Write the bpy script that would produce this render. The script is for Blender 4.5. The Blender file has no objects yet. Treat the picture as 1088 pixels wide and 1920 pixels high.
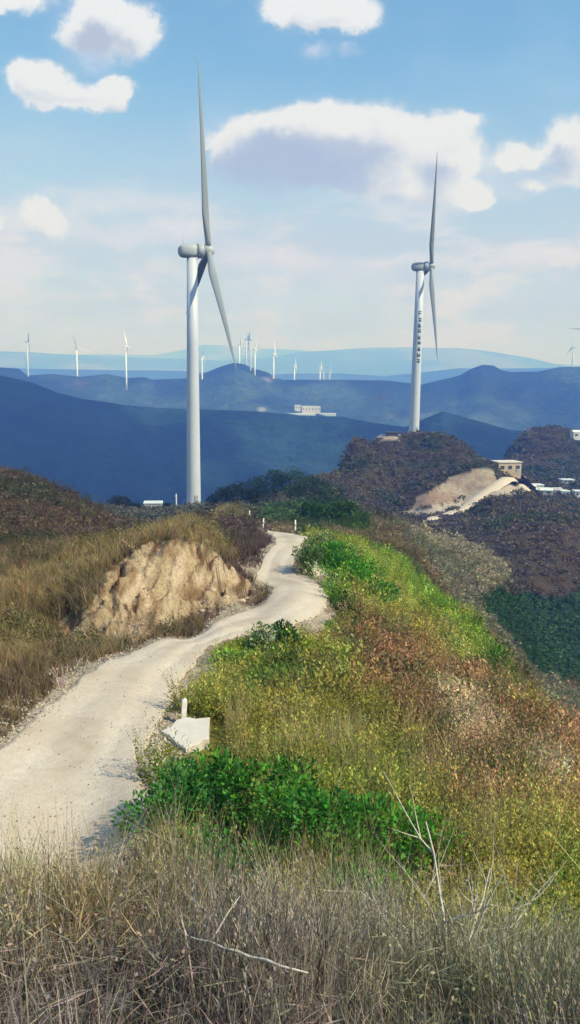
import bpy, math, random
import numpy as np
from mathutils import Vector, Matrix
random.seed(7); rng = np.random.default_rng(11)
C = bpy.context.scene.collection
PI = math.pi
# ------------------------------------------------------------------ camera
F = 1500.0; PITCH = math.radians(9.83); ROLL = math.radians(0.8)
cp, sp, cr, sr = math.cos(PITCH), math.sin(PITCH), math.cos(ROLL), math.sin(ROLL)
def ray(px, py):
    """direction (x/y, z/y) of a photo pixel"""
    a = (px-544)/F; b = (960-py)/F
    a, b = a*cr - b*sr, a*sr + b*cr            # undo the roll
    y = cp + b*sp; z = -sp + b*cp
    return a/y, z/y
def P(px, py, Y):
    u, v = ray(px, py); return Vector((u*Y, Y, v*Y))
def proj(x, y, z):
    """world -> photo pixel, arrays"""
    d = y*cp - z*sp; b = (y*sp + z*cp)/d; a = x/d
    a2 = a*cr + b*sr; b2 = -a*sr + b*cr
    return 544 + F*a2, 960 - F*b2
cam = bpy.data.cameras.new('camera'); co = bpy.data.objects.new('camera', cam); C.objects.link(co)
cam.sensor_fit = 'VERTICAL'; cam.sensor_height = 24; cam.lens = 24*F/1920
cam.clip_start = 0.1; cam.clip_end = 60000
R3 = Matrix.Rotation(PI/2 - PITCH, 4, 'X') @ Matrix.Rotation(ROLL, 4, 'Z')
co.matrix_world = R3
bpy.context.scene.camera = co
# ------------------------------------------------------------------ materials
def mat(name, col=(.5,.5,.5), rough=.8, attr=False, noise=None, bump=None, trans=0, spec=.3, metal=0):
    """noise=(scale, amount, colour2) ; bump=(scale, strength, distance)"""
    m = bpy.data.materials.new(name); m.use_nodes = True; nt = m.node_tree; N = nt.nodes; L = nt.links
    b = N['Principled BSDF']; b.inputs['Roughness'].default_value = rough
    b.inputs['Specular IOR Level'].default_value = spec; b.inputs['Metallic'].default_value = metal
    b.inputs['Base Color'].default_value = (*col, 1)
    geo = N.new('ShaderNodeNewGeometry'); src = None
    if attr:
        a = N.new('ShaderNodeAttribute'); a.attribute_name = 'col'; src = a.outputs['Color']
    if noise:
        for (sc, am, c2) in (noise if isinstance(noise, list) else [noise]):
            n = N.new('ShaderNodeTexNoise'); n.inputs['Scale'].default_value = sc; n.inputs['Detail'].default_value = 6
            n.inputs['Roughness'].default_value = .62
            L.new(geo.outputs['Position'], n.inputs['Vector'])
            mr = N.new('ShaderNodeMapRange'); mr.inputs[1].default_value = .4; mr.inputs[2].default_value = .65; mr.inputs[4].default_value = am
            L.new(n.outputs[0], mr.inputs[0])
            mx = N.new('ShaderNodeMix'); mx.data_type = 'RGBA'
            if len(c2) == 4: mx.blend_type = 'MULTIPLY'
            L.new(mr.outputs[0], mx.inputs[0])
            if src is not None: L.new(src, mx.inputs[6])
            else: mx.inputs[6].default_value = (*col, 1)
            mx.inputs[7].default_value = (*c2[:3], 1); src = mx.outputs[2]
    if src is not None: L.new(src, b.inputs['Base Color'])
    if bump:
        prev = None
        for (sc, st, di) in (bump if isinstance(bump, list) else [bump]):
            n = N.new('ShaderNodeTexNoise'); n.inputs['Scale'].default_value = sc; n.inputs['Detail'].default_value = 5
            L.new(geo.outputs['Position'], n.inputs['Vector'])
            bp = N.new('ShaderNodeBump'); bp.inputs['Strength'].default_value = st; bp.inputs['Distance'].default_value = di
            L.new(n.outputs[0], bp.inputs['Height'])
            if prev: L.new(prev.outputs[0], bp.inputs['Normal'])
            prev = bp
        L.new(prev.outputs[0], b.inputs['Normal'])
    if trans:
        t = N.new('ShaderNodeBsdfTranslucent'); ms = N.new('ShaderNodeMixShader'); ms.inputs[0].default_value = trans
        if src is not None: L.new(src, t.inputs[0])
        else: t.inputs[0].default_value = (*col, 1)
        L.new(b.outputs[0], ms.inputs[1]); L.new(t.outputs[0], ms.inputs[2])
        L.new(ms.outputs[0], N['Material Output'].inputs['Surface'])
    return m
M = dict(
    terrain = mat('terrain', attr=True, rough=.95, spec=.1, noise=[(.9, .55, (.45,.42,.4,1)), (9, .5, (.5,.48,.45,1)), (.13,.35,(.55,.5,.5,1))], bump=[(2.2,.8,.35),(9,.9,.14),(38,.7,.03)]),
    forest = mat('forest', attr=True, rough=.95, spec=.05, noise=[(.012, .8, (.4,.45,.4,1)), (.06,.8,(.4,.45,.4,1)), (.2,.6,(.5,.5,.5,1))], bump=[(.02,.9,14),(.09,1,5)]),
    road = mat('dirt_road', (.64,.55,.45), .95, attr=True, spec=.05, noise=[(.3,.6,(.50,.40,.30)), (1.7,.5,(.67,.59,.49)), (7,.55,(.46,.37,.28)), (45,.6,(.36,.29,.22)), (110,.35,(.7,.64,.56))], bump=[(1.6,.5,.06),(26,.7,.02)]),
    leaf = mat('leaf', attr=True, rough=.6, spec=.25, trans=.3),
    grass = mat('grass', attr=True, rough=.75, spec=.15, trans=.25),
    wood = mat('dead_wood', (.66,.61,.52), .85, spec=.1, noise=(60,.6,(.3,.26,.2))),
    bark = mat('bark', (.12,.09,.06), .9, spec=.1, noise=(30,.6,(.2,.16,.11))),
    tower = mat('turbine_paint_shaded', (.56,.6,.66), .45, spec=.4, noise=[(.09,.35,(.47,.51,.57)), (.9,.2,(.4,.42,.44))]),  # greyed so the colour carries the backlit shade of the near turbines
    blade = mat('blade_paint_shaded', (.3,.33,.34), .5, spec=.4, noise=(.2,.3,(.24,.27,.28))),  # dark grey puts the blades' backlit look into their colour
    nac = mat('nacelle_paint_shaded', (.42,.45,.46), .5, spec=.4, noise=(.5,.4,(.22,.24,.24))),  # cloud shade mixed into the nacelle colour
    white = mat('white_paint', (.85,.86,.87), .5, noise=(.05,.2,(.75,.76,.78))),
    glyph = mat('dark_lettering', (.03,.05,.06), .6),
    concrete = mat('concrete', (.72,.67,.61), .9, spec=.1, noise=[(2.2,.5,(.52,.46,.39)),(9,.5,(.66,.6,.54)),(40,.5,(.36,.32,.27))], bump=(25,.5,.02)),
    post = mat('painted_post', (.8,.76,.74), .6, noise=(8,.5,(.6,.5,.42))),
    wall = mat('white_wall', (.6,.6,.58), .8, noise=(.6,.4,(.6,.6,.57))),
    grey = mat('grey_metal', (.35,.37,.38), .5, noise=(2,.4,(.22,.23,.24))),
    dark = mat('dark_metal', (.05,.055,.06), .5, noise=(3,.4,(.1,.1,.1))),
    glass = mat('window_glass', (.04,.06,.08), .15, spec=.6, noise=(1,.3,(.08,.1,.12))),
    roofw = mat('pale_roof', (.62,.68,.68), .6, noise=(.3,.4,(.68,.74,.74))),
    rooft = mat('grey_roof', (.4,.38,.37), .7, noise=(.5,.4,(.25,.24,.24))),
    soil = mat('bare_soil', (.5,.38,.26), .95, spec=.05, noise=[(.15,.6,(.4,.28,.18)),(1.2,.5,(.62,.52,.4))], bump=(1,.7,.4)),
)
# ------------------------------------------------------------------ mesh helpers
def tag(o, label=None, cat=None, group=None, kind=None):
    for k, v in (('label',label),('category',cat),('group',group),('kind',kind)):
        if v: o[k] = v
    return o
def link(name, me, m, parent=None, smooth=False):
    if m and not me.materials: me.materials.append(m)
    if smooth: me.polygons.foreach_set('use_smooth', np.ones(len(me.polygons), bool))
    o = bpy.data.objects.new(name, me); C.objects.link(o)
    if parent: o.parent = parent
    return o
def npmesh(name, V, Q, m, col=None, parent=None, smooth=False):
    """V (n,3), Q (m,k) same-size faces, col (n,3)"""
    V = np.asarray(V, np.float32); Q = np.asarray(Q, np.int32); k = Q.shape[1]
    me = bpy.data.meshes.new(name); me.vertices.add(len(V)); me.vertices.foreach_set('co', V.ravel())
    me.loops.add(Q.size); me.loops.foreach_set('vertex_index', Q.ravel())
    me.polygons.add(len(Q)); me.polygons.foreach_set('loop_start', np.arange(0, Q.size, k, dtype=np.int32))
    me.update(calc_edges=True)
    if col is not None:
        a = me.color_attributes.new('col', 'FLOAT_COLOR', 'POINT')
        c = np.ones((len(V), 4), np.float32); c[:, :3] = np.clip(col, 0, 1); a.data.foreach_set('color', c.ravel())
    return link(name, me, m, parent, smooth)
class MB:
    def __init__(s): s.v = []; s.f = []
    def add(s, v, f):
        n = len(s.v); s.v += [tuple(p) for p in v]; s.f += [tuple(i+n for i in q) for q in f]; return s
    def box(s, x0, x1, y0, y1, z0, z1, bev=0):
        b = bev
        if b:
            ring = lambda z, i: [(x0+b-i,y0-i+b-b+i*0,z)]
        v = [(x,y,z) for z in (z0,z1) for (x,y) in ((x0,y0),(x1,y0),(x1,y1),(x0,y1))]
        return s.add(v, [(3,2,1,0),(4,5,6,7),(0,1,5,4),(1,2,6,5),(2,3,7,6),(3,0,4,7)])
    def lathe(s, prof, n=32, axis='Z', cx=0, cy=0):
        v = []; f = []
        for (r, h) in prof:
            for i in range(n):
                a = 2*PI*i/n; p = (r*math.cos(a), r*math.sin(a), h)
                if axis == 'X': p = (h, p[0], p[1])
                v.append((p[0]+cx, p[1]+cy, p[2]))
        for j in range(len(prof)-1):
            for i in range(n):
                q = (j*n+i, j*n+(i+1)%n, (j+1)*n+(i+1)%n, (j+1)*n+i); f.append(q)
        f.append(tuple(range(n-1,-1,-1))); f.append(tuple(range((len(prof)-1)*n, len(prof)*n)))
        return s.add(v, f)
    def tube(s, pts, rad, n=6):
        """rad a number or list"""
        pts = [Vector(p) for p in pts]; rad = rad if hasattr(rad, '__len__') else [rad]*len(pts)
        v = []; f = []
        for k, p in enumerate(pts):
            d = (pts[min(k+1,len(pts)-1)] - pts[max(k-1,0)]).normalized()
            a = d.orthogonal().normalized() if k == 0 else (pa - d*pa.dot(d)).normalized()
            pa = a; b = d.cross(a)
            for i in range(n):
                t = 2*PI*i/n; v.append(p + (a*math.cos(t) + b*math.sin(t))*rad[k])
        for k in range(len(pts)-1):
            for i in range(n): f.append((k*n+i, k*n+(i+1)%n, (k+1)*n+(i+1)%n, (k+1)*n+i))
        f.append(tuple(range(n-1,-1,-1))); f.append(tuple(range((len(pts)-1)*n, len(pts)*n)))
        return s.add(v, f)
    def build(s, name, m, parent=None, smooth=False):
        me = bpy.data.meshes.new(name); me.from_pydata(s.v, [], s.f); me.update()
        return link(name, me, m, parent, smooth)
def empty(name, loc, rz=0):
    o = bpy.data.objects.new(name, None); C.objects.link(o); o.location = loc; o.rotation_euler = (0,0,rz); o.empty_display_size = .5
    return o
def copy_tree(o, parent=None):
    c = o.copy(); C.objects.link(c); c.parent = parent
    for ch in list(o.children): copy_tree(ch, c)
    return c
# ------------------------------------------------------------------ noise (numpy value noise)
_T = rng.random((256,256)).astype(np.float64)
def vn(x, y):
    xi = np.floor(x).astype(int); yi = np.floor(y).astype(int); fx = x-xi; fy = y-yi
    fx = fx*fx*(3-2*fx); fy = fy*fy*(3-2*fy)
    a = _T[xi&255, yi&255]; b = _T[(xi+1)&255, yi&255]; c = _T[xi&255, (yi+1)&255]; d = _T[(xi+1)&255, (yi+1)&255]
    return (a*(1-fx)+b*fx)*(1-fy) + (c*(1-fx)+d*fx)*fy
def fbm(x, y, o=4, s=0):
    t = 0; a = .5; n = 0
    for k in range(o):
        t = t + a*vn(x*2**k + 17.3*k + s, y*2**k + 9.1*k + s*1.7); n += a; a *= .5
    return t/n - .5
def smooth01(e0, e1, x):
    t = np.clip((x-e0)/(e1-e0), 0, 1); return t*t*(3-2*t)
# ------------------------------------------------------------------ terrain height: thin plate spline through surveyed points
CP = []
def cpx(px, py, Y, veg=0):
    p = P(px, py, Y); CP.append((p.x, p.y, p.z - veg))
for p in [(0,0.3,-1.75),(-2,0.3,-1.75),(2,0.3,-1.8),(0,2.2,-2.1),(-1.5,3,-2.45),(0,3.5,-2.9),(1.6,3.5,-3.0),(-3.5,3,-2.3),(4,3,-3.0),
          (-1.6,4.6,-3.4),(-.6,4.6,-3.5),(.6,4.6,-3.75),(1.9,4.7,-3.95),(-1.6,6,-4.8),(-.5,6,-5.0),(1,6,-5.25),(2.4,6.2,-5.2),
          (-2.5,8,-6.3),(-.8,8,-6.4),(-2.5,10,-7.15),(-.5,10,-7.2),
          (0,-10,-1.5),(-20,-10,-5),(20,-10,-8),(0,-60,-6),(-80,-80,-30),(80,-80,-45),(-12,3,-3.5),(12,5,-7),(60,10,-40),(-60,10,-20),
          (200,0,-110),(-200,0,-70),(0,-300,-70),(400,200,-190),(-400,200,-150),(120,120,-60),(-90,90,-16),(-600,-600,-200),(600,-600,-200),
          (-130,400,-95),(-130,600,-190),(-20,420,-90),(-20,620,-170),(110,480,-90),(120,640,-170),(230,700,-190),(340,620,-120),(-60,300,-62),(-105,260,-42),(-90,180,-26),
          (-25,300,-62),(20,330,-72),(95,420,-50),(30,240,-46)]: CP.append(p)
for a in [(300,1560,11,0),(270,1450,14,0),(290,1370,16.6,0),(340,1290,20,0),(0,1390,15.3,0),(100,1310,18.3,0),(200,1240,22,0),(300,1200,26,0),(400,1170,30,0),(390,1220,25,0),(-200,1500,12.5,0),(-200,1400,15.3,0),
          (560,1170,30.5,0),(615,1130,36,0),(505,1110,38,0),(550,1050,50,0),(480,1080,45,0),(575,1010,70,0),(487,990,95,0),(472,989,106,0),(440,986,118,.3),(500,978,125,0),(515,1005,77,0),(600,1095,42,0),
          # scrub slope right of the road
          (350,1500,11,1.1),(600,1500,10,1.1),(700,1600,8.5,1),(600,1350,15,.9),(600,1250,22,.8),(500,1220,25,.6),(600,1180,30,.5),(700,1150,38,.8),(700,1060,52,1),(620,1020,62,1.1),
          (800,1400,13.5,.9),(1000,1450,12,.9),(900,1300,19,1.3),(1088,1550,9,1.2),(1000,1620,7.4,.8),(1088,1410,15,1.75),(980,1300,21,2.0),(870,1200,30,2.2),(760,1090,46,2.5),(690,1020,60,2.0),(1200,1500,12,1.6),
          # beyond the crest
          (1100,1395,22,.8),(1000,1270,33,.8),(900,1165,52,.8),(800,1060,82,.8),(740,975,120,.6),(1110,1440,31,2.2),(1000,1305,44,2.6),(900,1185,68,2.6),(1200,1520,24,2.2),(1200,1560,40,6),
          (850,1060,120,0),(950,1090,125,0),(1050,1000,190,0),(1000,1180,140,0),(1088,1300,110,0),(1200,1200,150,0),(1000,940,290,0),(1088,960,280,0),(820,985,200,0),(900,970,230,0),
          (740,968,180,0),(780,965,250,0),(970,912,290,0),(850,875,312,0),(820,806,345,3),(900,856,330,2),(860,822,338,2),(760,815,352,0),(776,815,355,0),(700,820,345,0),(650,850,322,2),(590,893,290,2),(700,832,330,2),(720,870,300,1),(790,860,318,1),(720,822,372,8),(800,812,380,12),(860,840,380,18),(640,880,290,1),(660,910,255,0),(620,930,230,0),(680,950,210,0),(600,970,150,0),
          (560,985,120,0),(500,952,160,0),(430,955,100,0),(362,953,233,0),(272,960,225,0),(225,962,220,0),(330,960,230,0),(400,962,140,0),(180,950,190,0),(270,977,150,1),(350,975,150,1),(270,990,100,1.5),(350,988,100,1.5),(220,962,150,1.2),(130,938,150,3),(400,985,80,1),(480,930,180,3),(560,925,190,2),
          (300,930,420,12),(440,930,330,10),
          # left hill
          (0,873,110,1),(-150,850,110,1),(60,888,110,1),(130,922,115,1),(100,980,80,.5),(0,1000,70,.5),(150,1020,60,.3),(-150,1000,70,.5),
          # mound
          (130,1185,29,0),(250,1190,28,0),(350,1160,32,0),(450,1122,38,0),(240,1060,33,0),(330,1022,34.5,0),(400,1040,37,0),(440,1085,38.8,0),(300,988,39,.4),(200,1014,37,.4),(400,990,43,.4),(100,1062,34,.4),
          (0,1090,31,.4),(0,1170,24,.3),(0,1250,19.5,.3),(-200,1150,24,.3),(150,1130,29.5,.2),(60,1250,20.5,0),(300,986,52,1.2),(440,1020,55,.3),(500,1050,49,.2),(460,1000,74,.3),(200,1000,55,1),
          # excavation and hills on the right
          (800,925,262,0),(870,888,278,0),(870,942,258,0),(918,880,282,0),(1088,875,420,0),(1000,865,420,0),(960,838,500,0),(1010,802,520,3),(1088,816,530,3),(1150,830,520,3)]:
    cpx(*a)
CP = np.array(CP, float)
def feat(x, y):
    r = np.hypot(x, y); th = np.arctan2(x, y); return np.stack([th*2.6, np.log(r+2)], -1), r
def tps_fit(X, v, lam=2e-4):
    n = len(X); d2 = ((X[:,None]-X[None])**2).sum(-1); K = .5*d2*np.log(d2+1e-12) + lam*np.eye(n)
    Pm = np.c_[np.ones(n), X]; A = np.block([[K, Pm],[Pm.T, np.zeros((3,3))]])
    return np.linalg.solve(A, np.r_[v, 0,0,0])
_X, _r = feat(CP[:,0], CP[:,1])
_W = tps_fit(_X, CP[:,2]/(_r+2))
def H0(x, y):
    x = np.atleast_1d(np.asarray(x, float)); y = np.atleast_1d(np.asarray(y, float))
    sh = x.shape; x = x.ravel(); y = y.ravel(); out = np.empty(len(x))
    for i in range(0, len(x), 40000):
        X, r = feat(x[i:i+40000], y[i:i+40000])
        d2 = (X**2).sum(1)[:,None] + (_X**2).sum(1)[None] - 2*X@_X.T; d2 = np.maximum(d2, 0)
        s = (.5*d2*np.log(d2+1e-12))@_W[:len(_X)] + _W[-3] + X@_W[-2:]
        z = s*(r+2)
        f = smooth01(650, 900, r); out[i:i+40000] = z*(1-f) + -240*f
    th = np.abs(np.arctan2(x, y)); r = np.hypot(x, y)     # behind and far to the sides: plain falling ground
    f = smooth01(.9, 1.5, th)*smooth01(3, 25, r); out = out*(1-f) + (-2-np.minimum(r*.35, 210))*f
    return np.maximum(out, -260).reshape(sh)
# road edges in the photo with their distance
LE = [(-700,1750,11.5),(-300,1560,12.6),(-130,1470,13.8),(0,1390,15.3),(100,1310,18.3),(200,1240,22),(300,1203,26),(400,1172,30),(460,1150,33.5),(508,1112,38),(492,1090,42),(480,1080,45),(505,1045,54),(522,1022,66),(512,1003,78),(487,990,95),(455,984,112)]
RE = [(-500,2000,8.5),(0,1745,9.3),(292,1585,11.3),(268,1450,14),(300,1370,16.6),(340,1290,20),(390,1222,25),(450,1190,28),(560,1172,30.5),(618,1132,36),(600,1095,42),(553,1078,45),(550,1050,50),(577,1016,68),(545,995,90),(505,988,104),(470,984,116)]
def densify(pts, n=30):
    p = np.array(pts, float); out = []
    p = np.vstack([2*p[0]-p[1], p, 2*p[-1]-p[-2]])
    for i in range(1, len(p)-2):
        for t in np.linspace(0, 1, n, endpoint=False):
            a, b, c, d = p[i-1], p[i], p[i+1], p[i+2]
            out.append(.5*((2*b)+(-a+c)*t+(2*a-5*b+4*c-d)*t*t+(-a+3*b-3*c+d)*t**3))
    out.append(p[-2]); return np.array(out)
def xy(pts): return [(P(*a).x, P(*a).y) for a in pts]
rl = densify(xy(LE)); rr = densify(xy(RE))
_m = (rl+rr)/2; _f = (1 + .28*smooth01(38, 60, _m[:,1]))[:,None]; rl = _m+(rl-_m)*_f; rr = _m+(rr-_m)*_f
rc = (rl+rr)/2; rw = np.hypot(*(rl-rr).T)/2
def inpoly(px, py, poly):
    n = len(poly); c = np.zeros(px.shape, bool); j = n-1
    for i in range(n):
        xi, yi = poly[i]; xj, yj = poly[j]
        c ^= ((yi > py) != (yj > py)) & (px < (xj-xi)*(py-yi)/((yj-yi) or 1e-9) + xi); j = i
    return c
RPOLY = [tuple(p) for p in rl[::2]] + [tuple(p) for p in rr[::-2]]
def road_in(x, y):
    """signed distance inside the road (positive inside), metres"""
    x = np.asarray(x, float); out = np.full(x.shape, -99.)
    y = np.asarray(y, float); k = np.where((np.hypot(x, y) < 125) & (y > 0))[0]
    e = np.vstack([rl[::2], rr[::2]])
    for i in range(0, len(k), 20000):
        kk = k[i:i+20000]
        d = np.sqrt(((x[kk][:,None]-e[None,:,0])**2 + (y[kk][:,None]-e[None,:,1])**2).min(1))
        ins = inpoly(x[kk], y[kk], RPOLY); out[kk] = np.where(ins, d, -d)
    return out
MOUND = [(95,1205),(120,1180),(150,1155),(195,1112),(235,1050),(280,1022),(330,1012),(385,1022),(425,1060),(470,1092),(475,1125),(440,1145),(340,1175),(250,1205),(180,1205)]
def H(x, y):
    """ground height with relief"""
    x = np.atleast_1d(np.asarray(x, float)); y = np.atleast_1d(np.asarray(y, float)); r = np.hypot(x, y)
    z = H0(x, y); q = np.clip(1 - road_in(x.ravel(), y.ravel()).reshape(x.shape)*-1/1.5, 0, 1)   # 1 on the road
    amp = np.where(r < 20, .25, np.where(r < 130, .5, 1))
    rel = fbm(x/2.2, y/2.2, 4)*.35*smooth01(1, 12, r) + fbm(x/9, y/9, 4, 5)*1.2*smooth01(15, 70, r) + fbm(x/34, y/34, 5, 9)*5*smooth01(120, 350, r)
    z = z + rel*(1-q)
    m = (y > 24) & (y < 54) & (x < 0)
    if m.any():
        px, py = proj(x[m], y[m], z[m]); w = 9*fbm(x[m], y[m], 3, 3)
        ins = inpoly(px+w, py+w, MOUND).astype(float)
        wq = 2.2*fbm(x[m]/2.2, y[m]/2.2, 3); g = np.abs(fbm(px/40 + wq*1.4 + py/95, py/130, 5, 21))*2.3*(.55+1.3*np.abs(fbm(px/60, py/60, 2, 4))*2) + .8*np.abs(fbm(x[m]*1.6, y[m]*1.6, 4, 60)) + .35*fbm(px/11, py/9, 3, 66)
        z[m] -= ins*(g*.95) - ins*.3
    return z
def gauss(px, py, cx, cy, sx, sy): return np.exp(-((px-cx)/sx)**2 - ((py-cy)/sy)**2)
def mixc(a, b, t):
    return a*(1-t[:,None]) + np.array(b)[None]*t[:,None]
def cover(x, y, z):
    """colour of the ground cover by place; returns colours and bare-ness (0 grown over, 1 bare)"""
    px, py = proj(x, y, z); n1 = fbm(x/3, y/3, 4, 31); n2 = fbm(x/11, y/11, 4, 37); r = np.hypot(x, y)
    jx = px + 60*n1; jy = py + 45*n2; Y = y
    front = (y > 1)
    c = np.tile(np.array([.17,.125,.075]), (len(x),1)); bare = np.zeros(len(x))
    def reg(poly, y0, y1, col, soft=None):
        nonlocal c
        k = inpoly(jx, jy, poly) & (Y > y0) & (Y < y1) & front
        c[k] = np.array(col); return k
    c = mixc(c, (.23,.18,.10), smooth01(-.1, .2, n2))
    # far mid hills: dark brown purple scrub
    k = (Y > 120) & front; c[k] = mixc(c[k]*0+np.array([.10,.082,.05]), (.055,.07,.034), smooth01(-.05,.15,n2[k]))
    reg([(640,925),(760,990),(900,1040),(1000,1200),(1250,1500),(1250,1330),(1050,1060),(820,955)], 75, 260, (.085,.075,.065))
    reg([(735,985),(790,990),(900,1030),(965,1080),(940,1110),(880,1140),(820,1090)], 60, 260, (.26,.23,.14))
    reg([(830,1100),(900,1140),(940,1180),(900,1190)], 50, 260, (.2,.14,.1))
    reg([(600,900),(745,985),(850,1120),(1000,1290),(1100,1400),(1300,1620),(1300,1400),(1060,1290),(900,1110),(760,960)], 17, 120, (.21,.2,.13))
    reg([(890,1120),(1000,1115),(1300,1110),(1300,1420),(1130,1320),(980,1230)], 60, 260, (.035,.085,.035))
    reg([(960,990),(1300,980),(1300,1110),(1000,1110)], 100, 260, (.12,.092,.07))
    # right slope
    k = inpoly(px, py, [(395,1215),(470,1155),(560,1180),(630,1140),(560,1090),(560,1000),(690,995),(790,1080),(900,1180),(1010,1280),(1120,1400),(1400,1650),(1400,1900),(250,1900),(300,1560),(270,1450)]) & (Y > 5.5) & (Y < 78) & (x > -3)
    base = mixc(np.tile(np.array([.31,.285,.065]), (k.sum(),1)), (.20,.26,.025), smooth01(-.05,.2,n1[k]))
    pk, qk = jx[k], jy[k]
    ora = np.clip(.8*gauss(pk,qk,940,1570,170,90) + .85*gauss(pk,qk,930,1330,170,120) + .95*gauss(pk,qk,1040,1520,160,170) + .8*gauss(pk,qk,850,1400,90,100) + .85*gauss(pk,qk,640,1200,110,55) + .75*gauss(pk,qk,790,1240,130,55) + .5*gauss(pk,qk,700,1330,120,60), 0, 1)*.85
    base = mixc(base, (.28,.16,.08), smooth01(.4, .72, ora + n1[k]*1.3 + 1.3*fbm(x[k]/.9, y[k]/.9, 3, 200)))
    grn = np.clip(gauss(pk,qk,640,1070,90,50) + gauss(pk,qk,600,1160,60,40)*.7 + gauss(pk-.9*(qk-1100), qk*0, 775, 0, 38, 1)*1.0*(qk<1300)*(qk>1020) , 0, 1)
    base = mixc(base, (.11,.24,.02), smooth01(.3,.8,grn+n1[k]))
    base = mixc(base, (.33,.34,.06), np.clip(gauss(pk-.85*(qk-1100), qk*0, 745, 0, 45, 1)*(qk<1260)*(qk>1020)*.8,0,1))
    base = mixc(base, (.62,.45,.3), np.clip(gauss(px[k],py[k],858,1350,35,60)+gauss(px[k],py[k],890,1430,30,40)+gauss(px[k],py[k],1015,1490,28,50),0,1)*.8)
    c[k] = base
    # banks
    reg([(385,950),(500,950),(495,985),(525,1015),(500,1070),(470,1120),(420,1060),(390,1000)], 40, 118, (.12,.085,.07))
    reg([(380,935),(500,935),(510,975),(440,965),(380,990)], 60, 130, (.24,.2,.11))
    reg([(490,930),(640,920),(700,1000),(560,1000),(500,980)], 80, 190, (.05,.10,.02))
    k = (x < 0) & (Y > 44) & (Y < 160) & (px < 400) & (py < 1090); c[k] = mixc(np.tile(np.array([.115,.082,.048]), (k.sum(),1)), (.085,.085,.04), smooth01(0,.15,n2[k]))
    reg([(180,930),(430,930),(430,975),(180,985)], 150, 300, (.09,.09,.06))
    k = reg([(-80,1120),(60,1070),(200,1010),(300,970),(420,990),(445,1050),(330,1005),(230,1040),(120,1180),(60,1240),(-80,1300)], 18, 50, (.29,.22,.11))
    c[k] = mixc(c[k], (.17,.13,.06), smooth01(-.05,.2,n1[k]))
    k = (Y > 25) & (Y < 54) & (x < 0) & inpoly(px+34*n1+24*fbm(x*1.2,y*1.2,3,7), py+26*n1+24*fbm(x*1.2,y*1.2,3,9), MOUND)
    c[k] = mixc(np.tile(np.array([.56,.43,.27]), (k.sum(),1)), (.38,.25,.14), smooth01(-.02,.2,fbm(x[k]*1.5,y[k]*1.5,3,50))); bare[k] = 1
    c[k] = mixc(c[k], (.70,.55,.38), smooth01(.02,.2,fbm(px[k]/20+py[k]/60+2*n1[k], py[k]/70, 5, 81))); c[k] = mixc(c[k], (.2,.12,.065), smooth01(.05,.2,fbm(px[k]/16+py[k]/50+2*n1[k], py[k]/45, 5, 95)))
    k2 = (Y > 25) & (Y < 44) & inpoly(px+10*n1, py+10*n1, [(350,1175),(370,1140),(440,1130),(470,1100),(500,1112),(470,1145)]); c[k2] = (.26,.18,.13); bare[k2] = .8
    k = (Y > 240) & (Y < 300) & inpoly(px+6*n1, py+4*n1, [(768,958),(772,942),(812,918),(850,892),(905,876),(928,884),(935,912),(860,938)]); c[k] = mixc(np.tile(np.array([.42,.29,.21]),(k.sum(),1)), (.5,.42,.3), smooth01(-.02,.15,n1[k])); bare[k] = 1
    k = (Y > 240) & (Y < 300) & inpoly(px, py, [(745,963),(860,940),(935,905),(985,905),(975,922),(880,945),(800,966)]); c[k] = (.6,.52,.42); bare[k] = 1
    k = (Y > 330) & (Y < 362) & inpoly(px, py, [(690,812),(755,812),(750,826),(700,828)]); c[k] = (.5,.42,.36); bare[k] = 1
    # roadside dirt
    ri = road_in(x, y); k = (ri > -.35 + n1*1.6) & (Y < 125); c[k] = mixc(np.tile(np.array([.42,.35,.27]),(k.sum(),1)), (.29,.235,.17), smooth01(-.1,.15,n1[k])); bare[k] = 1
    c[k] = mixc(c[k], (.56,.475,.38), smooth01(-.75, .05, (ri + .5*n1 + .5*fbm(x*2.3, y*2.3, 3, 12))[k]))
    return c, bare
# terrain grid
ths = np.radians(np.r_[-180:-60:6, -60:-28:1.2, -28:-22.5:.4, -22.5:22.5:.13, 22.5:28:.4, 28:60:1.2, 60:180.1:6])
rs = [.4]
while rs[-1] < 21000:
    r = rs[-1]; rs.append(r*(1.03 if r < 2 else 1.011 if r < 26.5 else 1.0035 if r < 42 else 1.011 if r < 800 else 1.15))
rs = np.array(rs)
TH, RR = np.meshgrid(ths, rs); X = (RR*np.sin(TH)).ravel(); Yv = (RR*np.cos(TH)).ravel()
Z = H(X, Yv); ri = road_in(X, Yv)
nc = len(ths); nr = len(rs)
colr, bare = cover(X, Yv, Z)
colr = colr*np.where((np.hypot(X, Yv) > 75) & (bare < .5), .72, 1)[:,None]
Z = Z - .3*smooth01(.1, .5, ri)
kf = RR.ravel() > 600; colr[kf] = (.03,.045,.03)
kn = RR.ravel() < 5.6; colr[kn] = (.1,.08,.055)
V = np.c_[X, Yv, Z]; i = np.arange(nr-1)[:,None]*nc + np.arange(nc-1)[None]
Q = np.stack([i, i+1, i+nc+1, i+nc], -1).reshape(-1,4)[:, ::-1]
V = np.vstack([V, [[0,0,-1.75]]]); colr = np.vstack([colr, [[.1,.08,.055]]])
Q = np.vstack([Q, np.stack([np.full(nc-1, len(V)-1), np.arange(nc-1), np.arange(nc-1), np.arange(1,nc)], -1)])
Q2 = Q[:-(nc-1)]
terrain = npmesh('ground', V, Q2, M['terrain'], colr, smooth=True); tag(terrain, kind='structure')
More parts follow.
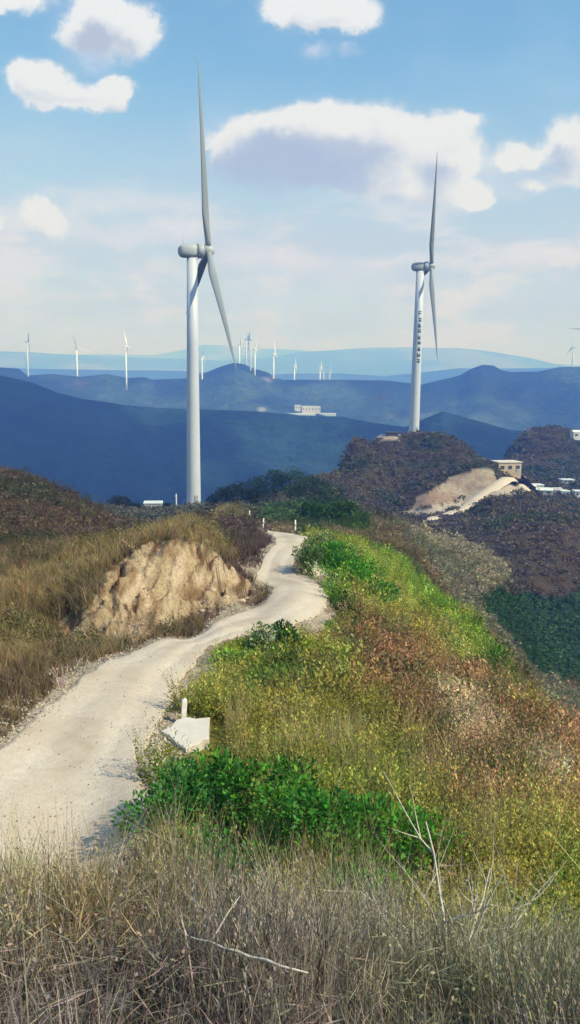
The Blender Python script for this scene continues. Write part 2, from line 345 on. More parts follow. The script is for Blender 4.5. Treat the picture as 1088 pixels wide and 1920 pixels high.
# dirt road ribbon
def ribbon(name, L_, R_, m, lift=.03, nw=29, rag=.12, sink=.22):
    n = len(L_); t = np.linspace(0, 1, nw)
    e = fbm(np.arange(n)*.2, np.zeros(n), 6, 3)*rag*3.4; e2 = fbm(np.arange(n)*.2, np.ones(n)*40, 6, 3)*rag*3.4
    d = R_-L_; w = np.hypot(*d.T)[:,None]; u = d/w
    L2 = L_ - u*e[:,None]; R2 = R_ + u*e2[:,None]
    XY = L2[:,None]*(1-t)[None,:,None] + R2[:,None]*t[None,:,None]
    xx = XY[...,0].ravel(); yy = XY[...,1].ravel(); z = H0(xx, yy).reshape(n, nw)
    zs = z + lift + fbm(xx/1.3, yy/1.3, 3, 8).reshape(n,nw)*.06 - .035*np.exp(-((t-.28)/.1)**2) - .035*np.exp(-((t-.72)/.1)**2)
    zs[:,0] -= sink; zs[:,-1] -= sink
    i = np.arange(n-1)[:,None]*nw + np.arange(nw-1)[None]
    Q = np.stack([i, i+1, i+nw+1, i+nw], -1).reshape(-1,4)
    tt = np.tile(t, n); wear = np.exp(-((tt-.29+.03*fbm(xx/6,yy/6,2,4))/.075)**2) + np.exp(-((tt-.71+.03*fbm(xx/6,yy/6,2,4))/.075)**2); n3 = fbm(xx/2.5, yy/2.5, 4, 61)
    cc = np.tile(np.array([.60,.51,.41]), (len(xx),1)); cc = mixc(cc, (.74,.66,.56), np.clip(wear*.8+n3*.8, 0, 1)); cc = mixc(cc, (.40,.32,.235), smooth01(.05,.3, n3*-1 + .22*np.exp(-((tt-.5)/.1)**2) + .3*(np.abs(tt-.5) > .44)))
    return tag(npmesh(name, np.c_[xx, yy, zs.ravel()], Q, m, cc, smooth=True), kind='structure')
ribbon('road', rl, rr, M['road'])
# the far track below the excavation
def lineroad(pts, name='track', wid=3.5, m='soil', lift=.4):
    p = densify(xy(pts), 12); d = np.gradient(p, axis=0); nrm = np.c_[-d[:,1], d[:,0]]/np.hypot(*d.T)[:,None]
    L_ = p + nrm*wid/2; R_ = p - nrm*wid/2; t = np.linspace(0,1,5)
    XY = L_[:,None]*(1-t)[None,:,None] + R_[:,None]*t[None,:,None]; xx = XY[...,0].ravel(); yy = XY[...,1].ravel(); n = len(p)
    zs = (H(xx, yy).reshape(n,5).max(1)[:,None] + lift + 0*t[None]); zs[:,0] -= 1.2; zs[:,-1] -= 1.2
    i = np.arange(n-1)[:,None]*5 + np.arange(4)[None]; Q = np.stack([i, i+1, i+6, i+5], -1).reshape(-1,4)[:, ::-1]
    return tag(npmesh(name, np.c_[xx, yy, zs.ravel()], Q, M[m], np.tile(np.array([.62,.53,.43]), (len(xx),1)), smooth=True), kind='structure')
lineroad([(730,967,196),(770,965,222),(830,957,240),(890,940,256),(930,922,266),(965,915,276),(990,925,270)], wid=5, m='road')
lineroad([(950,905,286),(970,893,300),(990,880,312),(1005,868,330)], wid=7, m='concrete')
# ------------------------------------------------------------------ far ranges
def hills(R, W, prof, base, col, th0=-42, th1=42, namp=12, seed=0, tint=None, n_r=70, dth=.12, wob=.03):
    pr = sorted((math.atan(ray(a,b)[0]), ray(a,b)[1]) for a, b in prof)
    tx = np.array([p[0] for p in pr]); tv = np.array([p[1] for p in pr])
    th = np.radians(np.arange(th0, th1, dth)); u = np.linspace(-1, 1, n_r)
    s = np.interp(th, tx, tv); out = (th < tx[0]) | (th > tx[-1])
    s = s + np.where(out, fbm(th*9, th*0, 4, seed)*wob*2*np.minimum(1, np.abs(th-np.clip(th,tx[0],tx[-1]))*8), 0)
    rr_ = R*(1 + .04*fbm(th*6, th*0+3, 3, seed+2)); crest = s*rr_*np.cos(th)
    U, T = np.meshgrid(u, th); rad = rr_[:,None] + U*W
    xx = rad*np.sin(T); yy = rad*np.cos(T)
    f = 1-np.abs(U)**1.15; f = np.where(U > 0, 1-U**1.3, f)
    hgt = (crest-base)[:,None]
    spur = fbm(T*R/(W*.55) + .5*fbm(T*9, U*2, 2, seed), U*.8, 4, seed+4)
    rug = fbm(xx/(W*.13), yy/(W*.13), 4, seed+7)
    zz = base + hgt*f + (spur*.75*hgt*np.clip(-U,0,1)*f**.4*(1.2) if True else 0) + rug*namp*np.minimum(1, np.abs(U)*4+.12)
    nn = n_r; i = np.arange(len(th)-1)[:,None]*nn + np.arange(nn-1)[None]
    Q = np.stack([i, i+1, i+nn+1, i+nn], -1).reshape(-1,4)
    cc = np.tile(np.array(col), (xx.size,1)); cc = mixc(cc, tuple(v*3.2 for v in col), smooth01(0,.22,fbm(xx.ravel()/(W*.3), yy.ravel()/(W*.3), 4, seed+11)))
    if tint:
        px, py = proj(xx.ravel(), yy.ravel(), zz.ravel())
        for (cx, cy, sx, sy, tc) in tint:
            g = gauss(px, py, cx, cy, sx, sy) + 1.6*fbm(xx.ravel()/90, yy.ravel()/90, 5, 5); cc = mixc(cc, tc, smooth01(.35,1.1,g))
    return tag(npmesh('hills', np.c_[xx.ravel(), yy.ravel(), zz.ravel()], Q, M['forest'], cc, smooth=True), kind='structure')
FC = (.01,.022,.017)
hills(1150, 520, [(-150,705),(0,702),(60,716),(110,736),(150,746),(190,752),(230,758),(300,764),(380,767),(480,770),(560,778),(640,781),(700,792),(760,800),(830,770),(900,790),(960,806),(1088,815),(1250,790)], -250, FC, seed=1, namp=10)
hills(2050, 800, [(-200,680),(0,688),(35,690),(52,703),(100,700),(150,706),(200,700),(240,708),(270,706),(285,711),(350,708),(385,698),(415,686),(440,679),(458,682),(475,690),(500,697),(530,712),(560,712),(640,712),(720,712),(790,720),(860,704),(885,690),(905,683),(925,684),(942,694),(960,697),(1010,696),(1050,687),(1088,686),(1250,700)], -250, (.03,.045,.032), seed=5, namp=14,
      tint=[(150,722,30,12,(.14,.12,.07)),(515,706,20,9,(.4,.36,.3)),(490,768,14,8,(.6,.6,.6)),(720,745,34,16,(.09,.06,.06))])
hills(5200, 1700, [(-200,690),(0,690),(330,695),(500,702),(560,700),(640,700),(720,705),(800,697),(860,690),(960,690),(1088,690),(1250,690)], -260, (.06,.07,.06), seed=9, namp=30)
hills(11000, 3000, [(-200,655),(0,658),(60,660),(100,663),(200,668),(320,672),(420,676),(500,670),(560,660),(640,655),(700,651),(800,651),(860,652),(900,656),(940,662),(1000,672),(1035,681),(1088,690),(1250,690)], -260, (.10,.08,.09), seed=14, namp=50)  # pale reddish base colour paints extra haze tone onto this ridge
hills(15500, 3000, [(-200,668),(0,665),(200,664),(290,666),(340,656),(380,646),(430,647),(480,653),(560,656),(640,664),(800,668),(1088,685),(1250,690)], -260, (.13,.10,.11), seed=19, namp=60)  # paler still, distant haze painted into the base colour

from mathutils.bvhtree import BVHTree
_hb = []
for o in [o for o in C.objects if o.name.startswith('hills')][:3]:
    me = o.data; vv = np.empty(len(me.vertices)*3, np.float32); me.vertices.foreach_get('co', vv); qq = np.empty(len(me.loops), np.int32); me.loops.foreach_get('vertex_index', qq)
    _hb.append(BVHTree.FromPolygons(vv.reshape(-1,3).tolist(), qq.reshape(-1,4).tolist()))
def hit_hill(px, py, only=None):
    u, v = ray(px, py); d = Vector((u,1,v)).normalized(); best = None
    for k, b in enumerate(_hb):
        if only is not None and k not in only: continue
        h = b.ray_cast(Vector((0,0,0)), d)
        if h[0] is not None and (best is None or h[3] < best[3]): best = h
    return (best[0], best[1]) if best else (None, None)
def hit(px, py, y0=60, y1=640):
    """first place where the line of sight meets the near ground"""
    u, v = ray(px, py); Y = np.exp(np.linspace(math.log(y0), math.log(y1), 700)); g = H(u*Y, Y); k = np.where(v*Y < g)[0]
    Yh = Y[k[0]] if len(k) else y1; return Vector((u*Yh, Yh, float(H(u*Yh, Yh)[0])))
# ------------------------------------------------------------------ sky, clouds, sun
sc = bpy.context.scene
SUN_EL, SUN_AZ = math.radians(46), math.radians(118)      # azimuth clockwise from +Y (the view direction)
w = bpy.data.worlds.new('World'); sc.world = w; w.use_nodes = True; nt = w.node_tree; N = nt.nodes; L = nt.links; N.clear()
out = N.new('ShaderNodeOutputWorld')
sky = N.new('ShaderNodeTexSky'); sky.sky_type = 'NISHITA'; sky.sun_disc = False; sky.sun_elevation = SUN_EL; sky.sun_rotation = SUN_AZ
sky.air_density = 1.25; sky.dust_density = .6; sky.ozone_density = 1.2; sky.altitude = 900
bg = N.new('ShaderNodeBackground'); bg.inputs[1].default_value = .125; 
hsv = N.new('ShaderNodeHueSaturation'); hsv.inputs['Saturation'].default_value = 1.15; hsv.inputs['Hue'].default_value = .485; L.new(sky.outputs[0], hsv.inputs['Color']); L.new(hsv.outputs[0], bg.inputs[0])
def math_(op, a, b=None, c=None, clamp=False):
    n = N.new('ShaderNodeMath'); n.operation = op; n.use_clamp = clamp
    for i, v in enumerate((a, b, c)):
        if v is None: continue
        if isinstance(v, (int, float)): n.inputs[i].default_value = v
        else: L.new(v, n.inputs[i])
    return n.outputs[0]
def vmath(op, a, b):
    n = N.new('ShaderNodeVectorMath'); n.operation = op
    for i, v in enumerate((a, b)):
        if isinstance(v, (tuple, list)): n.inputs[i].default_value = v
        else: L.new(v, n.inputs[i])
    return n
tc = N.new('ShaderNodeTexCoord'); sx = N.new('ShaderNodeSeparateXYZ'); L.new(tc.outputs['Generated'], sx.inputs[0])
ay = math_('MAXIMUM', math_('ABSOLUTE', sx.outputs[1]), .02)
cu = N.new('ShaderNodeCombineXYZ'); L.new(math_('DIVIDE', sx.outputs[0], ay), cu.inputs[0]); L.new(math_('DIVIDE', sx.outputs[2], ay), cu.inputs[1])
def noise(vec, scale, detail=5, rough=.55, off=(0,0,0), sc3=(1,1,1)):
    mp = N.new('ShaderNodeMapping'); mp.inputs['Location'].default_value = off; mp.inputs['Scale'].default_value = sc3; L.new(vec, mp.inputs[0])
    n = N.new('ShaderNodeTexNoise'); n.inputs['Scale'].default_value = scale; n.inputs['Detail'].default_value = detail; n.inputs['Roughness'].default_value = rough
    L.new(mp.outputs[0], n.inputs['Vector']); return n
wn = noise(cu.outputs[0], 9, 10, .7)
warp = vmath('MULTIPLY', vmath('SUBTRACT', wn.outputs['Color'], (.5,.5,.5)).outputs[0], (.095,.07,0)).outputs[0]
uv = vmath('ADD', cu.outputs[0], warp).outputs[0]
def blobs(lst, uv=uv):
    acc = None
    for (px, py, rx, ry, *wt) in lst:
        u, v = ray(px, py); k = 1+v*v*.6
        d = vmath('MULTIPLY', vmath('SUBTRACT', uv, (u, v, 0)).outputs[0], (F/rx/k**.5, F/ry/k, 1)).outputs[0]
        # z is scaled away
        g = math_('MULTIPLY', math_('EXPONENT', math_('MULTIPLY', vmath('DOT_PRODUCT', d, d).outputs['Value'], -1.0)), wt[0] if wt else 1.0)
        acc = g if acc is None else math_('ADD', acc, g)
    return acc
WL = [(185,40,42,26),(235,45,50,34),(195,12,44,20),(150,62,36,16),(275,45,26,28,.8),
    (78,138,40,20),(60,165,40,20),(130,172,50,18),(200,170,36,24),(225,150,24,14,.8),
    (35,2,45,18),(560,20,50,20),(610,10,60,28),(650,38,36,20),(590,40,30,12,.7),
    (575,222,50,26),(640,235,70,34),(720,240,70,34),(800,262,60,40),(850,290,42,34),(690,300,60,36),(730,335,70,28),(800,345,60,24),(880,358,42,20),(900,372,22,10,.8),(480,262,60,30,1.0),(540,275,90,40,.9),(620,300,80,40,.7),(417,285,16,20,1.2),(455,268,34,20,.7),(880,222,34,12,.6),(600,290,50,26,.6),
    (955,295,34,22),(1000,300,30,14,.8),(1060,270,34,34),(1100,290,50,44),(1000,350,24,12,.6),(1060,345,30,14,.5),
    (75,402,36,22),(105,432,34,22),(6,412,14,11)]
WL = [(a,b,c*1.02,d*1.05,(e[0] if e else 1)*(1.0 if a > 860 else 1.08)) for a,b,c,d,*e in WL]
white = blobs(WL); above = blobs(WL, vmath('ADD', uv, (.010,.026,0)).outputs[0])
pale = blobs([(590,100,26,13,.45),(650,97,18,11,.35),(170,90,60,30,.4),(560,488,48,20,.6),(270,537,16,8,.6),(175,530,18,8,.5),(60,495,60,20,.55),(200,445,130,24,.5),(330,440,50,18,.4),(20,500,40,26,.5),
    (890,492,110,15,.6),(1050,480,50,9,.7),(450,480,80,30,.4),(640,520,150,40,.35),(740,495,50,14,.4),(980,330,90,50,.3),(420,240,60,40,.3)])
greyb = blobs([(490,305,80,34,1.0),(560,312,90,34,.9),(440,325,50,20,.5),(650,312,50,30,.5),(560,345,110,14,.3),(730,300,30,50,.3),(500,275,60,22,.5),(200,70,60,14,.4),(110,178,90,10,.5),(1040,325,60,12,.5),(620,48,50,8,.4)])
fn = noise(cu.outputs[0], 18, 10, .68, (3,1,0), (1,1.4,1)); fnv = math_('MULTIPLY_ADD', fn.outputs[0], 2.0, .1)
def mrange(v, a, b, c=0, d=1):
    n = N.new('ShaderNodeMapRange'); n.interpolation_type = 'SMOOTHSTEP'; L.new(v, n.inputs[0])
    for i, q in enumerate((a, b, c, d)): n.inputs[i+1].default_value = q
    return n.outputs[0]
dw = mrange(math_('MULTIPLY', white, fnv), .2, .8); halo = mrange(white, .03, .7, 0, .55)
dp = mrange(math_('MULTIPLY', pale, fnv), .05, .75, 0, .75)
dg = mrange(math_('MULTIPLY', greyb, math_('MULTIPLY_ADD', fn.outputs[0], 1.4, .3)), .08, 1.2, 0, .97)
# thin veil low in the sky, stretched streaks
st = noise(cu.outputs[0], 5, 5, .6, (7,2,0), (1,3.2,1)); el = sx.outputs[2]
veil = math_('MULTIPLY', mrange(st.outputs[0], .28, .62, .6, 1), mrange(el, .09, .34, .95, .0))
st2 = noise(cu.outputs[0], 7, 7, .62, (2,7,0), (1,2.6,1)); bank = math_('MULTIPLY', mrange(st2.outputs[0], .46, .66, 0, .8), mrange(el, .12, .27, 1, 0))
wisp = mrange(noise(cu.outputs[0], 3.2, 6, .62, (1,5,0), (1,1.6,1)).outputs[0], .45, .8, 0, .3)
def cloud(col, s):
    b = N.new('ShaderNodeBackground'); b.inputs[1].default_value = s
    if isinstance(col, tuple): b.inputs[0].default_value = (*col, 1)
    else: L.new(col, b.inputs[0])
    return b.outputs[0]
def mixs(a, b, f):
    m = N.new('ShaderNodeMixShader'); L.new(f, m.inputs[0]); L.new(a, m.inputs[1]); L.new(b, m.inputs[2]); return m.outputs[0]
shn = noise(cu.outputs[0], 12, 5, .6, (9,4,0)); rmp = N.new('ShaderNodeMix'); rmp.data_type = 'RGBA'
rmp.inputs[6].default_value = (.70,.73,.79,1); rmp.inputs[7].default_value = (.38,.42,.47,1); L.new(mrange(math_('MULTIPLY', above, math_('MULTIPLY_ADD', shn.outputs[0], 2.4, -.2)), .55, 2.1), rmp.inputs[0])
s = mixs(bg.outputs[0], cloud((.45,.62,.8), 1), wisp)
s = mixs(s, cloud((.45,.48,.54), 1), veil)
s = mixs(s, cloud((.72,.70,.76), 1), bank)
s = mixs(s, cloud((.64,.64,.82), 1), dp)
s = mixs(s, cloud((.46,.54,.64), 1), halo)
s = mixs(s, cloud(rmp.outputs[2], 1), dw)
s = mixs(s, cloud((.33,.38,.44), 1), dg)
L.new(s, out.inputs['Surface'])
w.cycles.sampling_method = 'MANUAL'; w.cycles.sample_map_resolution = 1024
sun = bpy.data.lights.new('sun', 'SUN'); so = bpy.data.objects.new('sun', sun); C.objects.link(so)
sun.energy = 4.2; sun.angle = math.radians(.6); sun.color = (1, .965, .91)
sd = Vector((math.sin(SUN_AZ)*math.cos(SUN_EL), math.cos(SUN_AZ)*math.cos(SUN_EL), math.sin(SUN_EL)))
so.rotation_euler = sd.to_track_quat('Z', 'Y').to_euler(); so.location = sd*300
sc.view_settings.view_transform = 'Standard'; sc.view_settings.look = 'None'; sc.view_settings.exposure = .3; sc.view_settings.gamma = 1
# haze
hz = MB().box(-22000, 22000, -22000, 22000, -268, 640).build('haze', None); tag(hz, kind='stuff')
hm = bpy.data.materials.new('haze'); hm.use_nodes = True; hn = hm.node_tree; hn.nodes.clear()
ho = hn.nodes.new('ShaderNodeOutputMaterial'); pv = hn.nodes.new('ShaderNodeVolumePrincipled')
pv.inputs['Color'].default_value = (.115,.285,1,1); pv.inputs['Absorption Color'].default_value = (1,1,1,1); pv.inputs['Density'].default_value = 4.8e-4
pv.inputs['Anisotropy'].default_value = 0.0
hn.links.new(pv.outputs[0], ho.inputs['Volume']); hz.data.materials.append(hm)
sc.cycles.volume_bounces = 2; sc.cycles.max_bounces = 8; sc.cycles.diffuse_bounces = 3; sc.cycles.transparent_max_bounces = 8
sc.cycles.use_denoising = True
# ------------------------------------------------------------------ wind turbines
def blade_mesh(Lb, chord=2.3, flex=1.6, n=26):
    V = []; Q = []; m = 14
    for k in range(n+1):
        t = k/n; z = .9 + (Lb-.9)*t
        if t < .04: c = 1.7; th = 1.7
        else:
            g = min(1, (t-.04)/.16); c = 1.7 + (chord*1.15-1.7)*g if t < .2 else chord*1.15*(1-(t-.2)/.8)**.85*.93 + .12
            th = 1.7 + (.55-1.7)*min(1,(t-.04)/.16) if t < .2 else max(.05, .55*(1-(t-.2)/.8))
        tw = math.radians(72 - 14*t); fx = -flex*t*t; r = min(1, max(0, (t-.04)/.14))
        for i in range(m):
            a = 2*PI*i/m; x = math.cos(a)*c/2 - .2*c*r; y = math.sin(a)*th/2*(1 + .45*math.cos(a)*r*-1)
            V.append((x*math.sin(tw)+y*math.cos(tw)+fx, x*math.cos(tw)-y*math.sin(tw), z))
    for k in range(n):
        for i in range(m): Q.append((k*m+i, k*m+(i+1)%m, (k+1)*m+(i+1)%m, (k+1)*m+i))
    Q.append(tuple(range(n*m, (n+1)*m))); Q.append(tuple(range(m-1,-1,-1)))
    return V, Q
def turbine(loc, Hh, Lb, yaw, phi, label, tilt=5, group=None, tm='tower', bm='blade', nm='nac', rb=2.1, rt=1.45, fat=1.0, detail=True, ov=4.6, chord=1.95, flex=1.6, cat='wind turbine', missing=0):
    t = empty('wind_turbine', loc, yaw); tag(t, label, cat, group)
    seg = [0, .33, .66, 1] if detail else [0, 1]; prof = [(rb*fat, -1.5 if detail else -25)]
    top = Hh - 1.9
    for a in seg:
        h = top*a; r = (rb+(rt-rb)*a)*fat
        prof.append((r, h))
    MB().lathe(prof, 40 if detail else 16).build('tower', M[tm], t, True)
    if detail:
        MB().lathe([(rb+2.6,-1.8),(rb+2.6,.05),(rb+2.4,.2),(rb+.2,.25)], 40).build('foundation', M['concrete'], t)
        d = MB().box(-.5, .5, -rb*fat-.09, -rb*fat+.5, 1.9, 4.1).build('door', M['grey'], t); d.rotation_euler = (0,0,-yaw+.5)
    # nacelle: rounded rear housing, narrower neck, generator ring
    nb = MB()
    ring = [(-3.9,.5),(-3.75,1.05),(-3.2,1.6),(-2.4,1.85),(-.4,1.9),(.9,1.8),(1.3,1.55),(1.6,1.5)] if detail else [(-3.6,1.2),(-2.4,2.0),(3.4,1.9)]
    n = 20; V = []; Fc = []
    for (x, r) in ring:
        for i in range(n):
            a = 2*PI*i/n; cy = math.copysign(abs(math.cos(a))**.62, math.cos(a)); cz = math.copysign(abs(math.sin(a))**.62, math.sin(a)); V.append((x, cy*r, cz*r*(.95 if detail else 1)))
    for j in range(len(ring)-1):
        for i in range(n): Fc.append((j*n+i, j*n+(i+1)%n, (j+1)*n+(i+1)%n, (j+1)*n+i))
    Fc.append(tuple(range(n-1,-1,-1))); Fc.append(tuple(range((len(ring)-1)*n, len(ring)*n)))
    nb.add(V, Fc); na = nb.build('nacelle', M[nm], t, True); na.matrix_basis = Matrix.Translation((0,0,Hh)) @ Matrix.Rotation(math.radians(-tilt*.6), 4, 'Y')
    RM = Matrix.Translation((0,0,Hh)) @ Matrix.Rotation(math.radians(-tilt), 4, 'Y') @ Matrix.Translation((ov,0,0))
    if detail:
        MB().tube([(-2.3,.3,1.6),(-2.3,.3,3.6)], [.07,.04]).tube([(-2.3,-.1,3.0),(-2.3,.7,3.0)], .035).build('wind_vane', M['grey'], na)
        g = MB().lathe([(1.5,-3.1),(1.95,-3.0),(2.05,-2.7),(2.05,-1.5),(1.9,-1.35),(1.4,-1.3)], 32, 'X').build('generator', M[nm], t, True); g.matrix_basis = RM
    h = MB().lathe([(1.25,-1.35),(1.5,-1.1),(1.62,-.3),(1.55,.5),(1.2,1.15),(.7,1.6),(.15,1.8)] if detail else [(1.5,-1.5),(1.5,.6),(.5,1.8)], 28, 'X').build('hub', M[nm], t, True); h.matrix_basis = RM
    bv = None
    for k in range(3):
        if missing and k == missing: continue
        if bv is None:
            V, Q = blade_mesh(Lb, chord*fat, flex, 26 if detail else 8); b = MB().add(V, Q).build('blade', M[bm], t, True); bv = b
        else:
            b = bv.copy(); C.objects.link(b); b.parent = t
        b.matrix_basis = RM @ Matrix.Rotation(math.radians(phi + 120*k), 4, 'X')
    return t
def base(px, py, Y): return P(px, py, Y)
b1 = P(363.5, 953, 233); top1 = P(366, 471, 233).z
T1 = turbine((b1.x, b1.y, b1.z), top1-b1.z, 48.6, math.radians(15), 13, 'largest, nearest grey wind turbine standing on the ridge left of the track, seen side on', tilt=4, flex=1.1)
b2 = P(776, 816, 355); top2 = P(787, 500, 355).z
T2 = turbine((b2.x, b2.y, b2.z-.5), top2-b2.z+.5, 46.5, math.radians(-3), 29, 'grey wind turbine with dark vertical lettering down its tower on the brown hilltop', ov=4.6, rb=2.25, rt=1.7, tilt=2.5, flex=.3)
# lettering: a column of nine worn characters down the tower, built as strokes on its curved skin
tw2 = [o for o in T2.children if o.name.startswith('tower')][0]
Hh2 = top2-b2.z+.5; m = MB(); rnd = random.Random(5)
def stroke(u0, u1, z0, z1):
    V = []; 
    for z in (z0, z1):
        r = 2.25 + (1.7-2.25)*z/(Hh2-1.9) + .03
        for k in range(5):
            a = -PI/2 + .32 + (u0+(u1-u0)*k/4)/r - math.radians(4); V.append((r*math.cos(a), r*math.sin(a), z))
    m.add(V, [(k, k+1, k+6, k+5) for k in range(4)])
zc = P(784, 586, 355).z - b2.z; pitch = (P(784,586,355).z - P(784,674,355).z)/8
for g in range(9):
    m = MB()
    z = zc - g*pitch; hh = pitch*.37; ww = .8
    rows = rnd.sample([-.9,-.45,0,.45,.9], 3 if g else 2)
    for q in rows: stroke(-ww*rnd.uniform(.6,1), ww*rnd.uniform(.6,1), z+q*hh-.16, z+q*hh+.16)
    for q in rnd.sample([-.6,0,.6,.85], 2 if g else 1): stroke(q*ww-.14, q*ww+.14, z-hh*rnd.uniform(.5,1), z+hh*rnd.uniform(.5,1))
    m.build('character', M['glyph'], tw2)
# distant turbines: (base px, base py, distance, hub py, yaw, phi, label, paint)
GR = 'distant wind turbines along the far ridge'
far = [
 (53,703,1950,640,20,62,'faint grey distant turbine, farthest left on the far ridge','tower'),
 (145,699,2050,652,-62,15,'white distant turbine with blades facing the viewer, second from the left','white'),
 (237,707,1900,650,28,97,'white distant turbine with one blade pointing level to the right','white'),
 (379,706,1980,668,8,40,'white distant turbine half hidden behind the nearest tower','white'),
 (449,681,2060,646,0,175,'short white turbine, leftmost of the cluster on the central knoll','white'),
 (462,684,2120,636,6,60,'tall grey turbine in the knoll cluster with its nacelle on the skyline','tower'),
 (470,688,2000,637,184,60,'tall grey turbine beside the rightmost of the knoll cluster','tower'),
 (478,688,1960,655,0,10,'bright white turbine, rightmost of the cluster on the knoll','white'),
 (513,703,2000,664,5,-6,'white distant turbine standing alone right of the knoll cluster','white'),
 (552,713,2250,686,0,8,'small white turbine midway between the knoll cluster and the right hand trio','white'),
 (600,713,2300,690,4,4,'tallest white turbine of the small trio in the middle distance','white'),
 (607,713,2700,694,0,50,'faint grey turbine, middle of the small distant trio','tower'),
 (618,713,2600,694,0,20,'faint small turbine, rightmost of the small distant trio','tower'),
 (1073,690,2150,652,185,120,'small faint turbine above the blue ridge at the right edge','tower'),
]
for (px, py, Y, hpy, yaw, phi, lab, pm) in far:
    b = P(px, py, Y); hh = P(px, hpy, Y).z-b.z
    turbine((b.x, b.y, b.z-6), hh+6, hh*.62, math.radians(yaw), phi, lab, group=GR, tm=pm, bm=pm, nm=pm, detail=False, rb=2.1, rt=1.6, ov=4.5, chord=2.7, flex=0, cat='wind turbine')
b = P(1128, 880, 700); hz_ = P(1128, 621, 700).z
turbine((b.x, b.y, b.z-12), hz_-b.z+12, 40, math.radians(-88), 88, 'turbine standing out of frame at the right edge, only a dark blade tip reaching in', detail=True, ov=5, tm='tower', bm='dark', nm='tower', flex=0, tilt=2)
# ------------------------------------------------------------------ buildings and small things
def gz(x, y): return float(H(x, y)[0])
def building(name, label, px, py, Y, wd, dp_, ht, rz, wallm='wall', roofm='roofw', gable=0, wins=(3,), door=True, cat='building', drop=0, far=False):
    p = hit_hill(px, py)[0] if far else P(px, py, Y)
    if not far and Y > 290: p = hit(px, py, 200, 640)
    e = empty(name, (p.x, p.y, p.z-drop), rz); tag(e, label, cat)
    MB().box(-wd/2, wd/2, -dp_/2, dp_/2, -1.5, ht).build('wall', M[wallm], e)
    r = MB(); o = .25
    if gable:
        v = [(-wd/2-o,-dp_/2-o,ht),(wd/2+o,-dp_/2-o,ht),(wd/2+o,dp_/2+o,ht),(-wd/2-o,dp_/2+o,ht),(-wd/2-o,0,ht+gable),(wd/2+o,0,ht+gable)]
        r.add(v, [(0,1,5,4),(2,3,4,5),(0,4,3),(1,2,5),(3,2,1,0)])
    else: r.box(-wd/2-o, wd/2+o, -dp_/2-o, dp_/2+o, ht+.003, ht+.3)
    r.build('roof', M[roofm], e)
    for s in wins:
        n = max(1, int(s))
        for k in range(n):
            x = -wd/2 + wd*(k+.5)/n; h0 = ht*.45; w_ = min(.9, wd/n*.25)
            f = MB().box(x-w_, x+w_, -dp_/2-.06, -dp_/2+.05, h0, h0+ht*.3).build('window', M['glass'], e)
            MB().box(x-w_-.1, x+w_+.1, -dp_/2-.12, -dp_/2+.05, h0-.12, h0-.003).build('sill', M['concrete'], f)
    if door: MB().box(wd*.28, wd*.28+min(1.1,wd*.2), -dp_/2-.05, -dp_/2+.05, 0, min(2.1, ht*.7)).build('door', M['grey'], e)
    return e
building('substation_house', 'small white flat roofed house left of the nearest turbine base', 288, 959, 224, 4.8, 3.6, 2.5, .12, wins=(2,))
# low wall + platform beside it
pw = P(265, 963, 219); t = tag(MB().box(-4.2, 4.0, -1.6, 1.6, -1.2, .55).build('concrete_platform', M['concrete']), 'long low pale concrete platform in front of the small white house', 'platform'); t.location = (pw.x, pw.y, pw.z); t.rotation_euler = (0,0,.12)
pw = P(341, 962, 228); t = empty('transformer_cabinet', (pw.x, pw.y, pw.z-.4)); tag(t, 'grey low cabinet on a plinth between the pole and turbine base', 'cabinet')
MB().box(-1.4,1.4,-.8,.8,0,1.7).build('cabinet_body', M['grey'], t); MB().box(-1.5,1.5,-.9,.9,1.703,1.85).build('lid', M['concrete'], t); MB().box(-1.5,1.5,-.95,.95,-1,-.003).build('plinth', M['concrete'], t)
pw = P(331, 962, 227); t = empty('utility_pole', (pw.x, pw.y, pw.z-.5)); tag(t, 'slender grey pole beside the cabinet left of the nearest turbine', 'pole')
MB().tube([(0,0,-1),(0,0,6.1)], [.24,.15], 10).build('pole_shaft', M['concrete'], t, True); MB().box(-.5,.5,-.06,.06,5.4,5.55).build('crossarm', M['grey'], t)
# access stairs at the turbine door
pw = P(372, 957, 228.5); t = empty('access_stairs', (pw.x, pw.y, pw.z), 0); tag(t, 'dark metal access stairs and landing at the foot of the nearest turbine', 'stairs')
MB().box(-1,1,-.7,.7,1.5,1.62).build('landing', M['dark'], t)
m = MB()
for k in range(6): m.box(1.02+k*.28, 1.28+k*.28, -.5,.5, 1.3-k*.26, 1.36-k*.26)
m.build('steps', M['dark'], t)
for y in (-.68, .68): MB().tube([(-.95,y,1.6),(-.95,y,2.6),(.95,y,2.6),(2.6,y,1.1),(2.6,y,-.2)], .05).tube([(0,y,1.6),(0,y,2.6)], .04).tube([(-.95,y,2.1),(.95,y,2.1)],.03).build('handrail', M['dark'], t)
for x in (-.9,.9):
    for y in (-.6,.6): MB().tube([(x,y,-.6),(x,y,1.5)], .06).build('leg', M['dark'], t)
